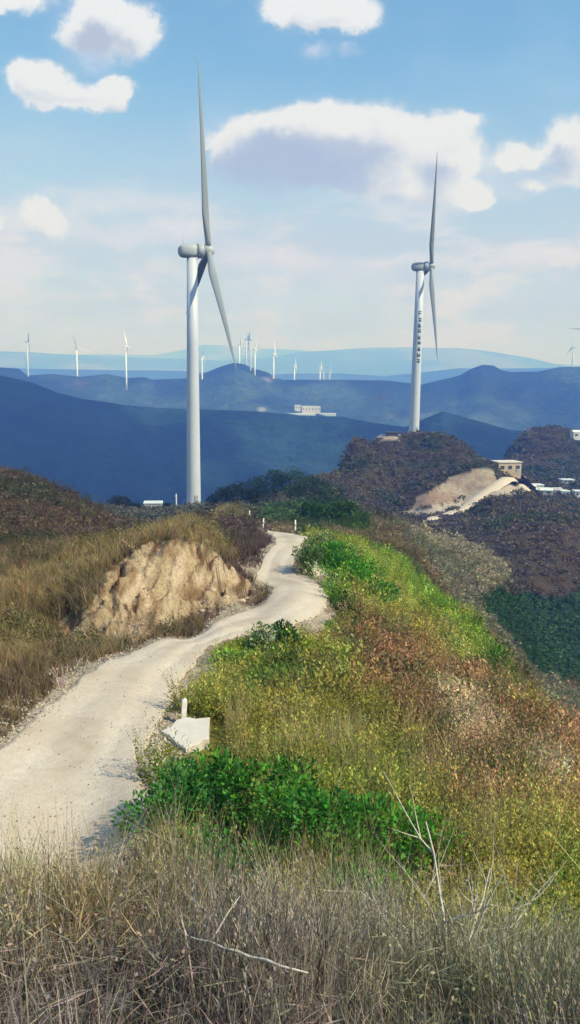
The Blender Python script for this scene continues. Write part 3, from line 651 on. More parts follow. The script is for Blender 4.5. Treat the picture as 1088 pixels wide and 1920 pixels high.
# shed and pad beside second turbine
building('storage_shed', 'long low dark shed on the pad left of the lettered turbine', 738, 817, 350, 6.5, 3, 1.3, 0, 'dark', 'dark', wins=(), door=True, cat='shed')
building('rock_block', 'flat topped sandy rock block above the excavated bank', 948, 888, 300, 9, 6, 4.2, .25, 'soil', 'concrete', wins=(3,))  # cut rock block shaped as a building, windows and door added
for (px, py, Y, wd, ht, rz, lab, g) in [(1005,918,330,5,2,.2,'leftmost small white shed on the slope right of the excavation',0),(1020,928,325,6.5,2.2,-.2,'largest white shed in the huddle right of the excavation',1),(1042,926,328,4.5,2,.4,'small white gabled shed in the huddle, right of the largest',.9),(1057,930,322,3.6,2.2,.1,'little white hut at the right end of the huddle',0),(1062,906,345,6,1.6,.1,'low pale pinkish hut above the huddle of sheds',0),(1084,932,330,4,2.6,0,'white hut cut by the right edge of the picture beside the huddle',0),
        (1082,823,520,7,4,.2,'white house on the shoulder of the dark blue knoll at right edge',1.2)]:
    building('hut', lab, px, py, Y, wd, 4, ht, rz, 'wall', 'roofw' if g != .9 else 'rooft', gable=g, wins=(2,), cat='hut')
f = building('factory', 'wide pale factory hall in the blue valley below the far ridge', 582, 774, 0, 40, 24, 14, .15, 'concrete', 'roofw', wins=(6,), door=True, cat='factory', far=True)
building('factory_annex', 'small white annex block at the left of the valley factory', 558, 770, 0, 13, 9, 12, .1, 'wall', 'roofw', wins=(2,), cat='annex', far=True)
for (px, py, a, b_, rz) in [(565,777,30,8,.05),(608,777,26,6,-.05)]:
    p = hit_hill(px, py)[0]; o = MB().box(-a,a,-b_,b_,-12,2.5).build('yard', M['roofw']); o.location = p; o.rotation_euler = (.05,0,rz); tag(o, kind='structure')
def farstrip(pts, hw):
    m = MB(); q = []
    a_ = np.array(pts, float)
    for t_ in np.linspace(0, len(pts)-1, 24):
        i = min(int(t_), len(pts)-2); b_ = a_[i]*(1-t_+i)+a_[i+1]*(t_-i); h_, n_ = hit_hill(b_[0], b_[1]); q.append(h_ + Vector((0,-1,2.2)))
    for a, b in zip(q, q[1:]):
        d = (b-a).normalized(); n = Vector((0,1,.45)).normalized()*hw
        m.add([a-n, b-n, b+n, a+n], [(0,1,2,3)])
    return tag(m.build('valley_road', M['soil']), kind='structure')
0 and farstrip([(545,757),(570,754),(600,756),(630,753),(660,748)], 2.2)
# white guard posts at the end of the track
for i, (px, py, Y) in enumerate([(468,962,103),(493,958,108),(554,979,93),(580,976,90)]):
    p = P(px, py, Y); z = gz(p.x, p.y); t = empty('guard_post', (p.x, p.y, z)); tag(t, ['white guard post, leftmost on the bank above the end of the track','leaning white guard post just right of the leftmost one','tall white guard post in the green verge beyond the bend','short white guard post, rightmost in the green verge'][i], 'guard post', 'white posts at the end of the track')
    MB().tube([(0,0,-.4),(.12 if i==1 else 0,0,1.7-.25*(i==3)*3)], [.11,.09], 8).build('shaft', M['post'], t, True)
    MB().tube([(.08 if i==1 else 0,0,1.0-.3*(i==3)),(.09 if i==1 else 0,0,1.2-.3*(i==3))], .125, 8).build('band', M['glyph' if False else 'grey'], t, True)
# concrete slab and marker post by the near verge
zs = gz(P(352,1392,15.8).x, 15.8) + .06
v = [(ray(a,b)[0]*zs/ray(a,b)[1], zs/ray(a,b)[1]) for a, b in [(302,1378),(318,1386),(330,1399),(349,1411),(360,1404),(373,1401),(380,1393),(393,1391),(391,1372),(394,1351),(368,1354),(352,1351),(331,1356),(322,1368)]]
n = len(v); cx_ = sum(q[0] for q in v)/n; cy_ = sum(q[1] for q in v)/n; v = [(q[0]-cx_, q[1]-cy_) for q in v]; sl = MB()
sl.add([(x,y,-.5) for x,y in v]+[(x,y,.07) for x,y in v]+[(x*.97,y*.97,.09) for x,y in v],
       [tuple(range(n-1,-1,-1))]+[(i,(i+1)%n,(i+1)%n+n,i+n) for i in range(n)]+[(i+n,(i+1)%n+n,(i+1)%n+2*n,i+2*n) for i in range(n)]+[tuple(range(2*n,3*n))])
o = sl.build('concrete_slab', M['concrete']); o.location = (cx_, cy_, zs); tag(o, 'pale broken concrete slab at the road edge above the green bushes', 'concrete slab')
p = P(344, 1347, zs/ray(344,1347)[1]); t = empty('marker_post', (p.x, p.y, zs-.02)); tag(t, 'short white weathered marker post standing behind the concrete slab', 'marker post')
MB().box(-.055,.055,-.055,.055,-.6,.46).build('shaft', M['post'], t); MB().add([(-.055,-.055,.463),(.055,-.055,.463),(.055,.055,.463),(-.055,.055,.463),(.02,0,.52)],[(0,1,4),(1,2,4),(2,3,4),(3,0,4),(3,2,1,0)]).build('cap', M['post'], t)
t.rotation_euler = (0, .07, .3)
# ------------------------------------------------------------------ vegetation
def unit(v): return v/np.maximum(np.linalg.norm(v, axis=-1, keepdims=True), 1e-9)
def leaves(pos, dirs, ln, wd, rg, curl=.15):
    """diamond leaves: pos (n,3), dirs (n,3), ln/wd arrays"""
    n = len(pos); d = unit(dirs); s = unit(np.cross(d, unit(rg.normal(size=(n,3))))); nm = np.cross(s, d)
    ln = np.broadcast_to(ln, n)[:,None]; wd = np.broadcast_to(wd, n)[:,None]
    a = pos; b = pos + d*ln*.5 + s*wd*.5 + nm*ln*curl; c = pos + d*ln; e = pos + d*ln*.5 - s*wd*.5 + nm*ln*curl
    V = np.stack([a,b,c,e], 1).reshape(-1,3); Q = np.arange(4*n).reshape(n,4); return V, Q
def blades(x, y, z, h, lean, wd, rg, seg=3):
    """upright grass blades"""
    n = len(x); az = rg.uniform(0, 2*PI, n); t = np.linspace(0, 1, seg+1)
    fa = rg.uniform(0, PI, n); sx_, sy_ = np.cos(fa), np.sin(fa)
    V = []
    for k, q in enumerate(t):
        cx = x + np.cos(az)*lean*h*q**1.8; cy = y + np.sin(az)*lean*h*q**1.8; cz = z + h*q*(1-.25*lean*q)
        w_ = wd*(1-q*.85)/2
        V.append(np.stack([np.stack([cx-sx_*w_, cy-sy_*w_, cz], -1), np.stack([cx+sx_*w_, cy+sy_*w_, cz], -1)], 1))
    V = np.stack(V, 1).reshape(n, -1, 3)       # n, (seg+1)*2, 3
    m = (seg+1)*2; q0 = np.array([[2*k, 2*k+1, 2*k+3, 2*k+2] for k in range(seg)])
    Q = (np.arange(n)[:,None,None]*m + q0[None]).reshape(-1,4)
    return V.reshape(-1,3), Q, m
def scatter(name, protos, pos, scale, tint, m, label=None, kind='stuff', tiltn=.12, pcol=None):
    """protos: list of (V,Q,shade(n,3))"""
    n = len(pos); idx = rng.integers(0, len(protos), n); rz = rng.uniform(0, 2*PI, n); VV = []; QQ = []; CC = []; off = 0
    tl = rng.normal(0, tiltn, (n,2))
    for k, (V, Q, S) in enumerate(protos):
        j = np.where(idx == k)[0]
        if not len(j): continue
        c, s = np.cos(rz[j])[:,None], np.sin(rz[j])[:,None]; x, y, z = V[:,0][None], V[:,1][None], V[:,2][None]
        sc_ = scale[j][:,None] if scale.ndim == 1 else scale[j][:, :1]; sz = sc_ if scale.ndim == 1 else scale[j][:, 1:2]
        X = (x*c-y*s)*sc_ + tl[j][:,0:1]*z*sz; Y = (x*s+y*c)*sc_ + tl[j][:,1:2]*z*sz; Zz = z*sz + 0*X
        v = np.stack([X+pos[j][:,0:1], Y+pos[j][:,1:2], Zz+pos[j][:,2:3]], -1).reshape(-1,3)
        q = (Q[None] + (np.arange(len(j))*len(V))[:,None,None]).reshape(-1, Q.shape[1]) + off
        cc = (tint[j][:,None]*S[None]).reshape(-1,3); VV.append(v); QQ.append(q); CC.append(cc); off += len(v)
    o = npmesh(name, np.vstack(VV), np.vstack(QQ), m, np.vstack(CC)); o['kind'] = kind
    return o
def jitter(n, a, rg=rng):
    g = rg.uniform(1-a, 1+a, (n,1)); return g*rg.uniform(1-a*.35, 1+a*.35, (n,3))
# prototypes
def weed(seed, nst=6, nl=11, lean=.45, lf=1.0):
    rg = np.random.default_rng(seed); P_ = []; D = []; S = []; hs = []
    for s in range(nst):
        az = rg.uniform(0, 2*PI); ln = rg.uniform(.65, 1.05); le = rg.uniform(.05, lean); bx, by = rg.normal(0, .12, 2)
        for k in range(nl):
            t = (k+1.5)/(nl+1); p = (bx + math.cos(az)*le*t**1.5*ln, by + math.sin(az)*le*t**1.5*ln, ln*t)
            a2 = rg.uniform(0, 2*PI); up = rg.uniform(-.1, .8) + .8*t; P_.append(p); D.append((math.cos(a2), math.sin(a2), up)); hs.append(t)
    P_ = np.array(P_); D = np.array(D); n = len(P_); L_ = lf*rg.uniform(.10, .19, n)*(1.15-.5*np.array(hs)); V, Q = leaves(P_, D, L_, L_*.42, rg)
    sh = np.repeat(jitter(n, .35, rg), 4, 0); return V, Q, sh
def lump(seed, n=165):
    rg = np.random.default_rng(seed); cs = rg.normal(0, .22, (4,3)); cs[:,2] = rg.uniform(.3,.6,4); j = rg.integers(0,4,n); d = unit(rg.normal(size=(n,3)))
    p = cs[j] + d*rg.uniform(.2,.34,(n,1)); p[:,2] = np.abs(p[:,2]); L_ = rg.uniform(.05,.105,n); V, Q = leaves(p, d+rg.normal(0,.5,(n,3))+np.array([0,0,.4]), L_, L_*.5, rg); return V, Q, np.repeat(jitter(n,.4,rg), 4, 0)
def tuft(seed, n=12, wd=.02, lean=.7):
    rg = np.random.default_rng(seed); x, y = rg.normal(0,.1,n), rg.normal(0,.1,n)
    V, Q, m = blades(x, y, np.zeros(n), rg.uniform(.5,1.05,n), rg.uniform(.1,lean,n), wd, rg, 2); return V, Q, np.repeat(jitter(n,.3,rg), m, 0)
def clump(seed, n=26, ls=.33, flat=.8):
    rg = np.random.default_rng(seed); d = unit(rg.normal(size=(n,3))); d[:,2] = np.abs(d[:,2])
    p = d*rg.uniform(.45,1,(n,1))*np.array([.5,.5,flat]); V, Q = leaves(p, d+rg.normal(0,.5,(n,3)), rg.uniform(.6,1.3,n)*ls, ls*.8, rg); return V, Q, np.repeat(jitter(n,.4,rg), 4, 0)
weeds = [weed(i) for i in range(10)]; fine = [weed(400+i, 8, 18, .5, .5) for i in range(10)]; tufts = [tuft(100+i) for i in range(10)]; clumps = [clump(200+i) for i in range(8)]; thick = [tuft(300+i, 14, .045, .9) for i in range(8)]
def polar(n, t0, t1, r0, r1, pw=1.0):
    th = np.radians(rng.uniform(t0, t1, n)); u = rng.random(n)**pw; r = np.exp(math.log(r0)+(math.log(r1)-math.log(r0))*u); return r*np.sin(th), r*np.cos(th)
def clear(x, y, m): return road_in(x, y) < m
SLOPE = [(395,1215),(470,1155),(560,1180),(630,1140),(560,1090),(560,1000),(690,990),(790,1070),(900,1165),(1010,1265),(1120,1380),(1400,1600),(1400,1950),(250,1950),(300,1560),(270,1450)]
def low_verge(x, y, z):
    """trampled, lower growth on the inside of the bend"""
    px, py = proj(x, y, z); g = ((px > 300) & (px < 640) & (py > 1150) & (py < 1330) & (y > 16) & (y < 38)); d = np.clip((-road_in(x, y)-.1)/3.2, 0, 1)
    return np.where(g, .28+.72*d, 1)
# 1 scrub on the right hand slope
x, y = polar(22000, -14, 34, 5.6, 80, .72); z = H(x, y); px, py = proj(x, y, z)
k = inpoly(px, py, SLOPE) & clear(x, y, -.12) & ~((px<430)&(py>1335)&(py<1470)&(y>12)&(y<18)&(px>285)) & ((x>-.2)|(y>9))
x, y, z = x[k], y[k], z[k]; col, bare = cover(x, y, z)
sc1 = np.interp(y, [6,12,25], [.6,.85,1.0])*rng.uniform(.55, 1.25, len(x)); dn = fbm(x/1.6, y/1.6, 4, 70); sc1 *= np.clip(1+1.7*dn, .35, 1.6); col = col*(1+1.1*fbm(x/2.4,y/2.4,3,140))[:,None]; dk = fbm(x/1.2,y/1.2,3,150) > .1; col[dk] = col[dk]*np.array([.4,.6,.5])
sc1 = sc1*low_verge(x, y, z); tip = rng.random(len(x)); col = col*jitter(len(x), .3); col[tip > .9] = col[tip > .9]*1.5+.03
SC = np.c_[sc1, sc1*rng.uniform(.75,1.15,len(x))]; nr_ = y < 19
scatter('hillside_scrub', weeds, np.c_[x, y, z-.05][~nr_], SC[~nr_], col[~nr_]*1.3, M['leaf'])
scatter('hillside_scrub', fine, np.c_[x, y, z-.05][nr_], SC[nr_], col[nr_]*1.3, M['leaf'])
# low rounded shrubs of several species mounded over the slope
x, y = polar(5200, -14, 34, 6.2, 75, .78); z = H(x, y); px, py = proj(x, y, z)
k = inpoly(px, py, SLOPE) & clear(x, y, -.7) & ~((px<430)&(py>1335)&(py<1470)&(y>12)&(y<18)&(px>285)) & ((x>.3)|(y>9.5)) & (fbm(x/3,y/3,3,160) > -.09)
x, y, z = x[k], y[k], z[k]; col, bare = cover(x, y, z); s_ = low_verge(x, y, z)*np.interp(y, [6,12,25,40], [.5,.75,.9,1.25])*rng.uniform(.55,1.35,len(x)); t_ = rng.random(len(x)); col = col*jitter(len(x),.35)*1.45
col[t_ < .22] = col[t_ < .22]*np.array([.3,.5,.35]); col[(t_ > .22)&(t_ < .3)] = np.array([.42,.30,.18])
scatter('slope_shrubbery', [lump(700+i) for i in range(8)], np.c_[x, y, z-.08], np.c_[s_, s_*rng.uniform(.8,1.2,len(x))], np.clip(col,0,.6), M['leaf'])
# dry seed stalks through the scrub
x, y = polar(5500, -10, 32, 6, 45, .7); z = H(x, y); px, py = proj(x, y, z); k = inpoly(px, py, SLOPE) & clear(x, y, -.6) & (fbm(x/2,y/2,3,90) > -.02) & ((x>-.2)|(y>9)) & ~((px<430)&(py>1335)&(py<1470)&(px>285))
x, y, z = x[k], y[k], z[k]; cs = np.array([.42,.36,.18])[None]*jitter(len(x), .35)
scatter('dry_stalks', tufts, np.c_[x, y, z], np.c_[.7*low_verge(x,y,z), rng.uniform(.8,1.45,len(x))*low_verge(x,y,z)], cs, M['grass'])
# 2 grass on the banks and the hills near the road
x, y = polar(52000, -34, 30, 10, 125, .85); z = H(x, y); col, bare = cover(x, y, z); px, py = proj(x, y, z)
k = clear(x, y, -.12) & ((bare < .5) | (rng.random(len(x)) < .07)) & ~(inpoly(px, py, SLOPE) & (y < 78) & (x > -3))
k &= ~((y<52)&(y>24)&inpoly(px, py, MOUND) & (rng.random(len(x)) < .93))
k &= (road_in(x, y) < -.9) | (rng.random(len(x)) < .5); k &= ~((px<430)&(py>1335)&(py<1470)&(px>285)&(y<18))
x, y, z, col = x[k], y[k], z[k], col[k]; s_ = np.interp(y, [10,40,120], [.42,.62,1.0])*rng.uniform(.6,1.3,len(x))*(1+1.1*fbm(x/2.5,y/2.5,3,77))
scatter('bank_grass', thick, np.c_[x, y, z-.03], s_, col*jitter(len(x), .3)*1.15, M['grass'])
# low leafy growth among it
x, y = polar(15000, -34, 30, 14, 140, .8); z = H(x, y); col, bare = cover(x, y, z); px, py = proj(x, y, z)
k = clear(x, y, -1) & (bare < .5) & (fbm(x/5, y/5, 3, 66) > .03) & ~(inpoly(px, py, SLOPE) & (y < 78) & (x > -3)) & ~((y<44)&inpoly(px, py, MOUND))
x, y, z, col = x[k], y[k], z[k], col[k]
scatter('low_scrub', weeds, np.c_[x, y, z-.05], np.interp(y, [14,140], [.6,1.9])*rng.uniform(.5,1.3,len(x)), col*np.array([.75,.85,.7])*jitter(len(x),.3), M['leaf'])
# 3 scrub on the middle distance hills
x, y = polar(60000, -30, 32, 75, 640, .8); z = H(x, y); col, bare = cover(x, y, z); k = (bare < .5) & (rng.random(len(x)) < .75+1.3*fbm(x/16, y/16, 4, 33))
k &= ~((np.hypot(x-b2.x, y-b2.y) < 7) | (np.hypot(x-b1.x, y-b1.y) < 6) | ((np.abs(x-P(272,960,222).x) < 7) & (np.abs(y-222) < 9)))
x, y, z, col = x[k], y[k], z[k], col[k]; s_ = np.interp(y, [75,200,600], [.9,1.7,4.2])*rng.uniform(.5,1.5,len(x))
scatter('distant_scrub', clumps, np.c_[x, y, z-.2], np.c_[s_, s_*.7], 1.4*col*jitter(len(x),.22), M['leaf'])
# 4 foreground dry grass
def near_col(px, py, n):
    c = np.tile(np.array([.31,.26,.195]), (n,1))
    q = fbm(px/120, py/120, 3, 12)
    c = mixc(c, (.20,.165,.15), smooth01(1680, 1880, py+q*250)*.85)
    c = mixc(c, (.36,.33,.13), np.clip(gauss(px,py,130,1640,260,70)*1.1+gauss(px,py,620,1660,130,60)+.8*gauss(px,py,830,1650,60,70),0,1))
    c = mixc(c, (.25,.28,.11), np.clip(gauss(px,py,950,1850,220,110)*.8 + .7*gauss(px,py,430,1640,90,60),0,1))
    c = mixc(c, (.36,.35,.27), np.clip(gauss(px,py,900,1740,170,70)*.9,0,1))
    c = mixc(c, (.33,.19,.10), np.clip(gauss(px,py,160,1710,120,40)*.5,0,1))
    return mixc(c, (.15,.12,.10), smooth01(.08,.25,q)*.6)
n = 98000; x, y = polar(n, -38, 38, 1.25, 6.8, .75); z = H(x, y); px, py = proj(x, y, z)
k = (py < 2300); x, y, z, px, py = x[k], y[k], z[k], px[k], py[k]; n = len(x)
pt = fbm(x/.5, y/.5, 4, 15); k = rng.random(n) < np.clip(.7+2.4*pt, .12, 1); x, y, z, px, py, pt = x[k], y[k], z[k], px[k], py[k], pt[k]; n = len(x)
h = rng.gamma(6, .045, n)*(1+1.9*pt); h = np.clip(h, .08, .75)*np.interp(y, [1.3,4.6,6.8],[.8,1.05,.9])
c = near_col(px, py-60, n)*jitter(n, .5)*1.15; wv = rng.random(n); c[wv > .9] = c[wv > .9]*1.6+.13
c = np.clip(c, 0, .62); c[wv < .3] *= .5
V, Q, m_ = blades(x, y, z-.02, h, rng.gamma(2,.2,n)*.8, rng.uniform(.003,.0085,n), rng, 3)
o = npmesh('dry_grass', V, Q, M['grass'], np.repeat(c, m_, 0)); o['kind'] = 'stuff'
# bent, broken straws and litter
n = 15000; x, y = polar(n, -38, 38, 1.25, 6.5, .75); z = H(x, y) + rng.uniform(.02,.26,n); px, py = proj(x, y, z)
d = rng.normal(size=(n,3))*np.array([1,1,.45]); ln = rng.uniform(.05,.2,n); V, Q = leaves(np.c_[x,y,z], d, ln, rng.uniform(.002,.006,n), rng, .05)
c = np.clip(near_col(px, py-40, n)*jitter(n,.5)*1.3, 0, .7); o = npmesh('straw_litter', V, Q, M['grass'], np.repeat(c,4,0)); o['kind'] = 'stuff'
# small dead leaves and weeds in the near grass, denser at the right
n = 8000; x, y = polar(n, -36, 36, 1.9, 6.5, .75); kk = fbm(x/.7,y/.7,3,44)+.12*(x>.3) > .0; x, y = x[kk], y[kk]; n = len(x); z = H(x,y)+rng.uniform(.05,.42,n); px, py = proj(x,y,z)
V, Q = leaves(np.c_[x,y,z], rng.normal(size=(n,3)), rng.uniform(.012,.03,n), rng.uniform(.006,.014,n), rng); c = near_col(px,py,n)*jitter(n,.5)*1.2
o = npmesh('dead_leaves', V, Q, M['leaf'], np.repeat(np.clip(c,0,.6),4,0)); o['kind'] = 'stuff'
# ------------------------------------------------------------------ bushes (things)
def bush(name, px, py, Y, wd, ht, nl, lsz, col, label, cat='bush', seed=0, group=None, stems=5, dy=None, lobes=9, flat=1, c2=None):
    rg = np.random.default_rng(seed); p = P(px, py, Y); z0 = gz(p.x, p.y)
    e = empty(name, (p.x, p.y, z0)); tag(e, label, cat, group)
    dy = dy or wd; cs = []
    for k in range(lobes):
        a = rg.uniform(0, 2*PI); rr = math.sqrt(rg.uniform(0,1))*.62; cs.append((math.cos(a)*rr*wd/2, math.sin(a)*rr*dy/2, ht*rg.uniform(.35,.8)*(1-.35*rr), rg.uniform(.26,.42)))
    cs = np.array(cs); j = rg.integers(0, lobes, nl); d = unit(rg.normal(size=(nl,3))); rad = rg.uniform(.35,1.05,(nl,1))**.6
    pos = cs[j,:3] + d*rad*cs[j,3:4]*np.array([wd,dy,ht])*.62; pos[:,2] = np.abs(pos[:,2])+.03
    V, Q = leaves(pos, d + rg.normal(0,.45,(nl,3)) + np.array([0,0,.35]), rg.uniform(.7,1.3,nl)*lsz, lsz*.5, rg)
    cc = np.array(col)[None]*1.6*jitter(nl, .45, rg)
    if c2 is not None: s_ = (rg.random(nl) < .22+.5*(j%3==0)); cc[s_] = np.array(c2)[None]*jitter(int(s_.sum()), .35, rg)
    npmesh('foliage', V, Q, M['leaf'], np.repeat(cc,4,0), e)
    for k in range(stems):
        a = rg.uniform(0,2*PI); c = cs[k % lobes]; MB().tube([(0,0,-.2),(c[0]*.4,c[1]*.4,c[2]*.45),(c[0],c[1],c[2]*1.0)], [.035*ht**.5,.022*ht**.5,.008], 5).build('stem', M['bark'], e)
    return e
G1 = 'large green bushes below the concrete slab'
bush('green_bush', 350,1490,11.3,2.0,1.6,2600,.10,(.035,.13,.02),'dark green bush at the road edge, leftmost of the big bushes below the slab',seed=1,group=G1,c2=(.06,.2,.05))
bush('green_bush', 425,1470,11.7,2.1,1.75,2800,.10,(.05,.19,.02),'bright green bush directly below the concrete slab',seed=2,group=G1,c2=(.03,.11,.02))
bush('green_bush', 520,1500,11.0,2.0,1.7,2600,.095,(.07,.22,.02),'mid green bush in the centre of the green thicket',seed=3,group=G1,c2=(.035,.13,.015))
bush('green_bush', 430,1570,9.6,1.7,1.3,1800,.09,(.045,.16,.03),'low green bush in front of the thicket, rising from the dry grass',seed=4,group=G1,c2=(.1,.22,.04))
bush('green_bush', 620,1560,9.8,2.0,1.55,2600,.09,(.035,.15,.02),'dark green bush right of the centre of the thicket with shaded hollow',seed=5,group=G1,c2=(.08,.22,.03))
bush('green_bush', 730,1560,9.3,1.7,1.4,2200,.09,(.07,.22,.025),'light green bush at the right end of the thicket',seed=6,group=G1,c2=(.12,.26,.03))
bush('green_bush', 655,1640,8.0,1.3,1.0,1300,.08,(.06,.2,.03),'lowest green bush, nearest the dry grass right of centre',seed=7,group=G1,c2=(.03,.12,.02))
G2 = 'bushes along the verge beside the bend'
bush('roadside_bush', 525,1207,26.5,1.8,1.35,1500,.15,(.03,.085,.02),'dark pointed bush on the verge at the inner bend of the track',seed=8,group=G2,c2=(.05,.13,.02))
bush('roadside_bush', 490,1205,26,1.0,1.25,600,.13,(.05,.1,.03),'thin bush with pale whitish leaves beside the dark pointed one',seed=9,group=G2,c2=(.5,.52,.4))
bush('roadside_bush', 452,1235,23.5,1.9,.7,1500,.13,(.16,.3,.03),'bright lime green bush at the road edge, left of the dark pointed one',seed=10,group=G2,c2=(.3,.38,.1))
bush('roadside_bush', 505,1260,22,2.0,.8,1600,.12,(.2,.3,.04),'yellowish green bush just below the dark pointed one',seed=11,group=G2,c2=(.12,.22,.03))
G3 = 'rounded green bushes on the far side of the bend'
for i, (px,py,Y,w_,h_,c_,lab) in enumerate([(590,1085,46,3.2,2.4,(.07,.12,.03),'dull green bush at the left end of the row beside the upper bend'),(625,1088,46.5,3.4,2.3,(.05,.17,.015),'deep green bush in the middle of the row beside the upper bend'),(665,1092,46,3.2,2.2,(.06,.2,.015),'bright green bush right of the middle of the row by the upper bend'),(705,1098,45,3.0,1.9,(.05,.16,.02),'low green bush at the right end of the row by the upper bend'),
        (640,1045,55,4,1.7,(.24,.28,.07),'pale yellow green bush behind the row on the crest'),(600,1030,58,3,1.9,(.16,.2,.07),'olive bush behind the left end of the row by the road')]):
    bush('rounded_bush', px,py,Y,w_,h_,1500,.2,c_,lab,seed=20+i,group=G3,c2=tuple(v*1.7 for v in c_))
# trees and shrubs on the saddle behind the track
def tree(px, py, Y, ht, wd, col, label, seed, group, name='tree', nl=1500):
    rg = np.random.default_rng(seed); p = P(px, py, Y); z0 = gz(p.x, p.y); e = empty(name, (p.x, p.y, z0)); tag(e, label, 'tree', group)
    tr = MB(); tr.tube([(0,0,-.5),(.1,0,ht*.3),(.15,.1,ht*.6),(0,.1,ht*.85)], [.26,.2,.12,.04], 8)
    cs = []
    for k in range(9):
        a = k*2.4 + rg.uniform(-.4,.4); h = ht*rg.uniform(.4,.85); r = wd*.33*(1.2-h/ht)*1.6; c = (math.cos(a)*r, math.sin(a)*r, h); cs.append((*c, rg.uniform(.22,.36)))
        tr.tube([(.1,0,h*.55),(c[0]*.5,c[1]*.5,h*.8),c], [.09,.05,.02], 5)
    tr.build('trunk', M['bark'], e); cs.append((0,0,ht*.85,.28)); cs = np.array(cs); j = rg.integers(0, len(cs), nl)
    d = unit(rg.normal(size=(nl,3))); pos = cs[j,:3] + d*rg.uniform(.4,1.05,(nl,1))*cs[j,3:4]*wd*np.array([1,1,.7])*.8
    V, Q = leaves(pos, d+rg.normal(0,.4,(nl,3)), rg.uniform(.7,1.3,nl)*.42, .24, rg)
    npmesh('crown', V, Q, M['leaf'], np.repeat(np.array(col)[None]*jitter(nl,.4,rg),4,0), e)
GT = 'dark trees on the saddle behind the end of the track'
for i, (px,py,Y,h_,w_,c_,lab) in enumerate([
  (415,948,185,5.5,6,(.02,.045,.02),'dark green tree nearest the big turbine, left end of the saddle trees'),
  (445,945,180,6.5,7,(.018,.04,.018),'near black green tree, second from the left on the saddle'),
  (478,942,176,7.5,8,(.02,.05,.018),'broad dark tree left of the middle of the saddle trees'),
  (512,942,172,8.5,8,(.025,.055,.02),'tallest dark tree in the middle of the saddle'),
  (545,945,168,8.5,8.5,(.03,.07,.025),'rounded tree right of the tallest one on the saddle'),
  (580,952,160,7.5,8,(.03,.07,.025),'greener tree at the right of the saddle group'),
  (612,960,150,6,7,(.035,.075,.03),'small tree at the right end of the saddle group where the slope turns brown'),
  (585,980,118,3.2,5,(.04,.11,.02),'small bright green tree in front of the saddle group'),
  (635,985,112,3.2,5.5,(.05,.12,.02),'low green tree on the slope right of the guard posts'),
  (225,952,205,3.6,6,(.03,.04,.025),'low dark tree left of the small white house'),
  (250,948,232,3.6,6,(.025,.035,.03),'dark tree behind the left end of the concrete platform'),
  (312,950,232,3.0,4.5,(.02,.035,.03),'dark rounded tree between the white house and the pole')]):
    tree(px,py,Y,h_,w_,c_,lab,50+i,GT)
# ------------------------------------------------------------------ dead shrub, fallen branch, stalks in the near grass
def dead_branch(name, root, dirv, ln, r0, depth, seed, m='wood'):
    rd = random.Random(seed); mb = MB()
    def grow(p, d, l, r, k):
        pts = [p]; n = 5; q = d.copy()
        for i in range(n):
            q = (q + Vector((rd.uniform(-1,1), rd.uniform(-1,1), rd.uniform(-.5,.9)))*.16).normalized(); pts.append(pts[-1] + q*l/n)
        mb.tube(pts, [r*(1-.7*i/n) for i in range(n+1)], 5)
        if k > 0:
            for i in range(rd.randint(2, 4)):
                j = rd.randint(1, n); a = Vector((rd.uniform(-1,1), rd.uniform(-1,1), rd.uniform(-.2,.8))).normalized()
                grow(pts[j], (q*.55 + a*.9).normalized(), l*rd.uniform(.4,.65), r*(1-.7*j/n)*.75, k-1)
    grow(Vector(root), Vector(dirv).normalized(), ln, r0, depth); return mb
g = P(858, 1800, 3.9); zb = gz(g.x, g.y)
t = empty('dead_shrub', (g.x, g.y, zb)); tag(t, 'bare pale dead shrub with forked twigs rising from the dry grass at right', 'dead shrub')
for i, (d_, l_, r_) in enumerate([((.02,.1,1),.95,.016),((.2,-.05,1),.82,.014),((-.3,.1,1),.7,.010),((.4,0,.9),.62,.010),((-.55,.1,.75),.55,.008),((.1,-.2,1),.6,.010),((.3,.1,1),.7,.009),((-.12,0,1),.66,.009),((.6,.1,.6),.5,.007),((-.2,-.1,1),.5,.007)]):
    dead_branch('b', (.02*i-.05,0,0), d_, l_, r_, 2, 40+i).build('branch', M['wood'], t)
pts = [P(330,1742,2.5), P(350,1754,2.46), P(372,1762,2.42), P(396,1766,2.38), P(420,1778,2.34), P(446,1784,2.3), P(470,1795,2.27), P(500,1800,2.23), P(524,1811,2.2), P(578,1824,2.15)]
mb = MB().tube(pts, [.0015,.002,.003,.0035,.0042,.0045,.005,.0048,.0045,.002], 7).tube([pts[3], pts[3]+Vector((.05,.08,.05)), pts[3]+Vector((.09,.1,.1))],[.004,.003,.001],5).tube([pts[1], pts[1]+Vector((-.03,.05,.04))],[.003,.001],5)
tag(mb.build('fallen_branch', M['wood'], None, True), 'long thin pale fallen stick lying across the dry grass near bottom centre', 'fallen branch')
for i, (px, py, Y, l_, lab) in enumerate([(330,1700,4.4,.62,'thin dead upright stem against the road edge at left of the bushes'),(1000,1690,4.6,.9,'tall leaning bare stem at the right edge of the near grass'),(925,1850,3.2,.4,'tangle of pale twigs at the lower right in the grass'),(760,1700,4.5,.55,'bent pale twig left of the dead shrub')]):
    p = P(px, py, Y); z0 = gz(p.x, p.y); o = dead_branch('b', (0,0,0), (random.uniform(-.3,.3),0,1), l_, .005, 2, 70+i).build('withered_weed', M['wood']); o.location = (p.x, p.y, z0); tag(o, lab, 'withered weed')
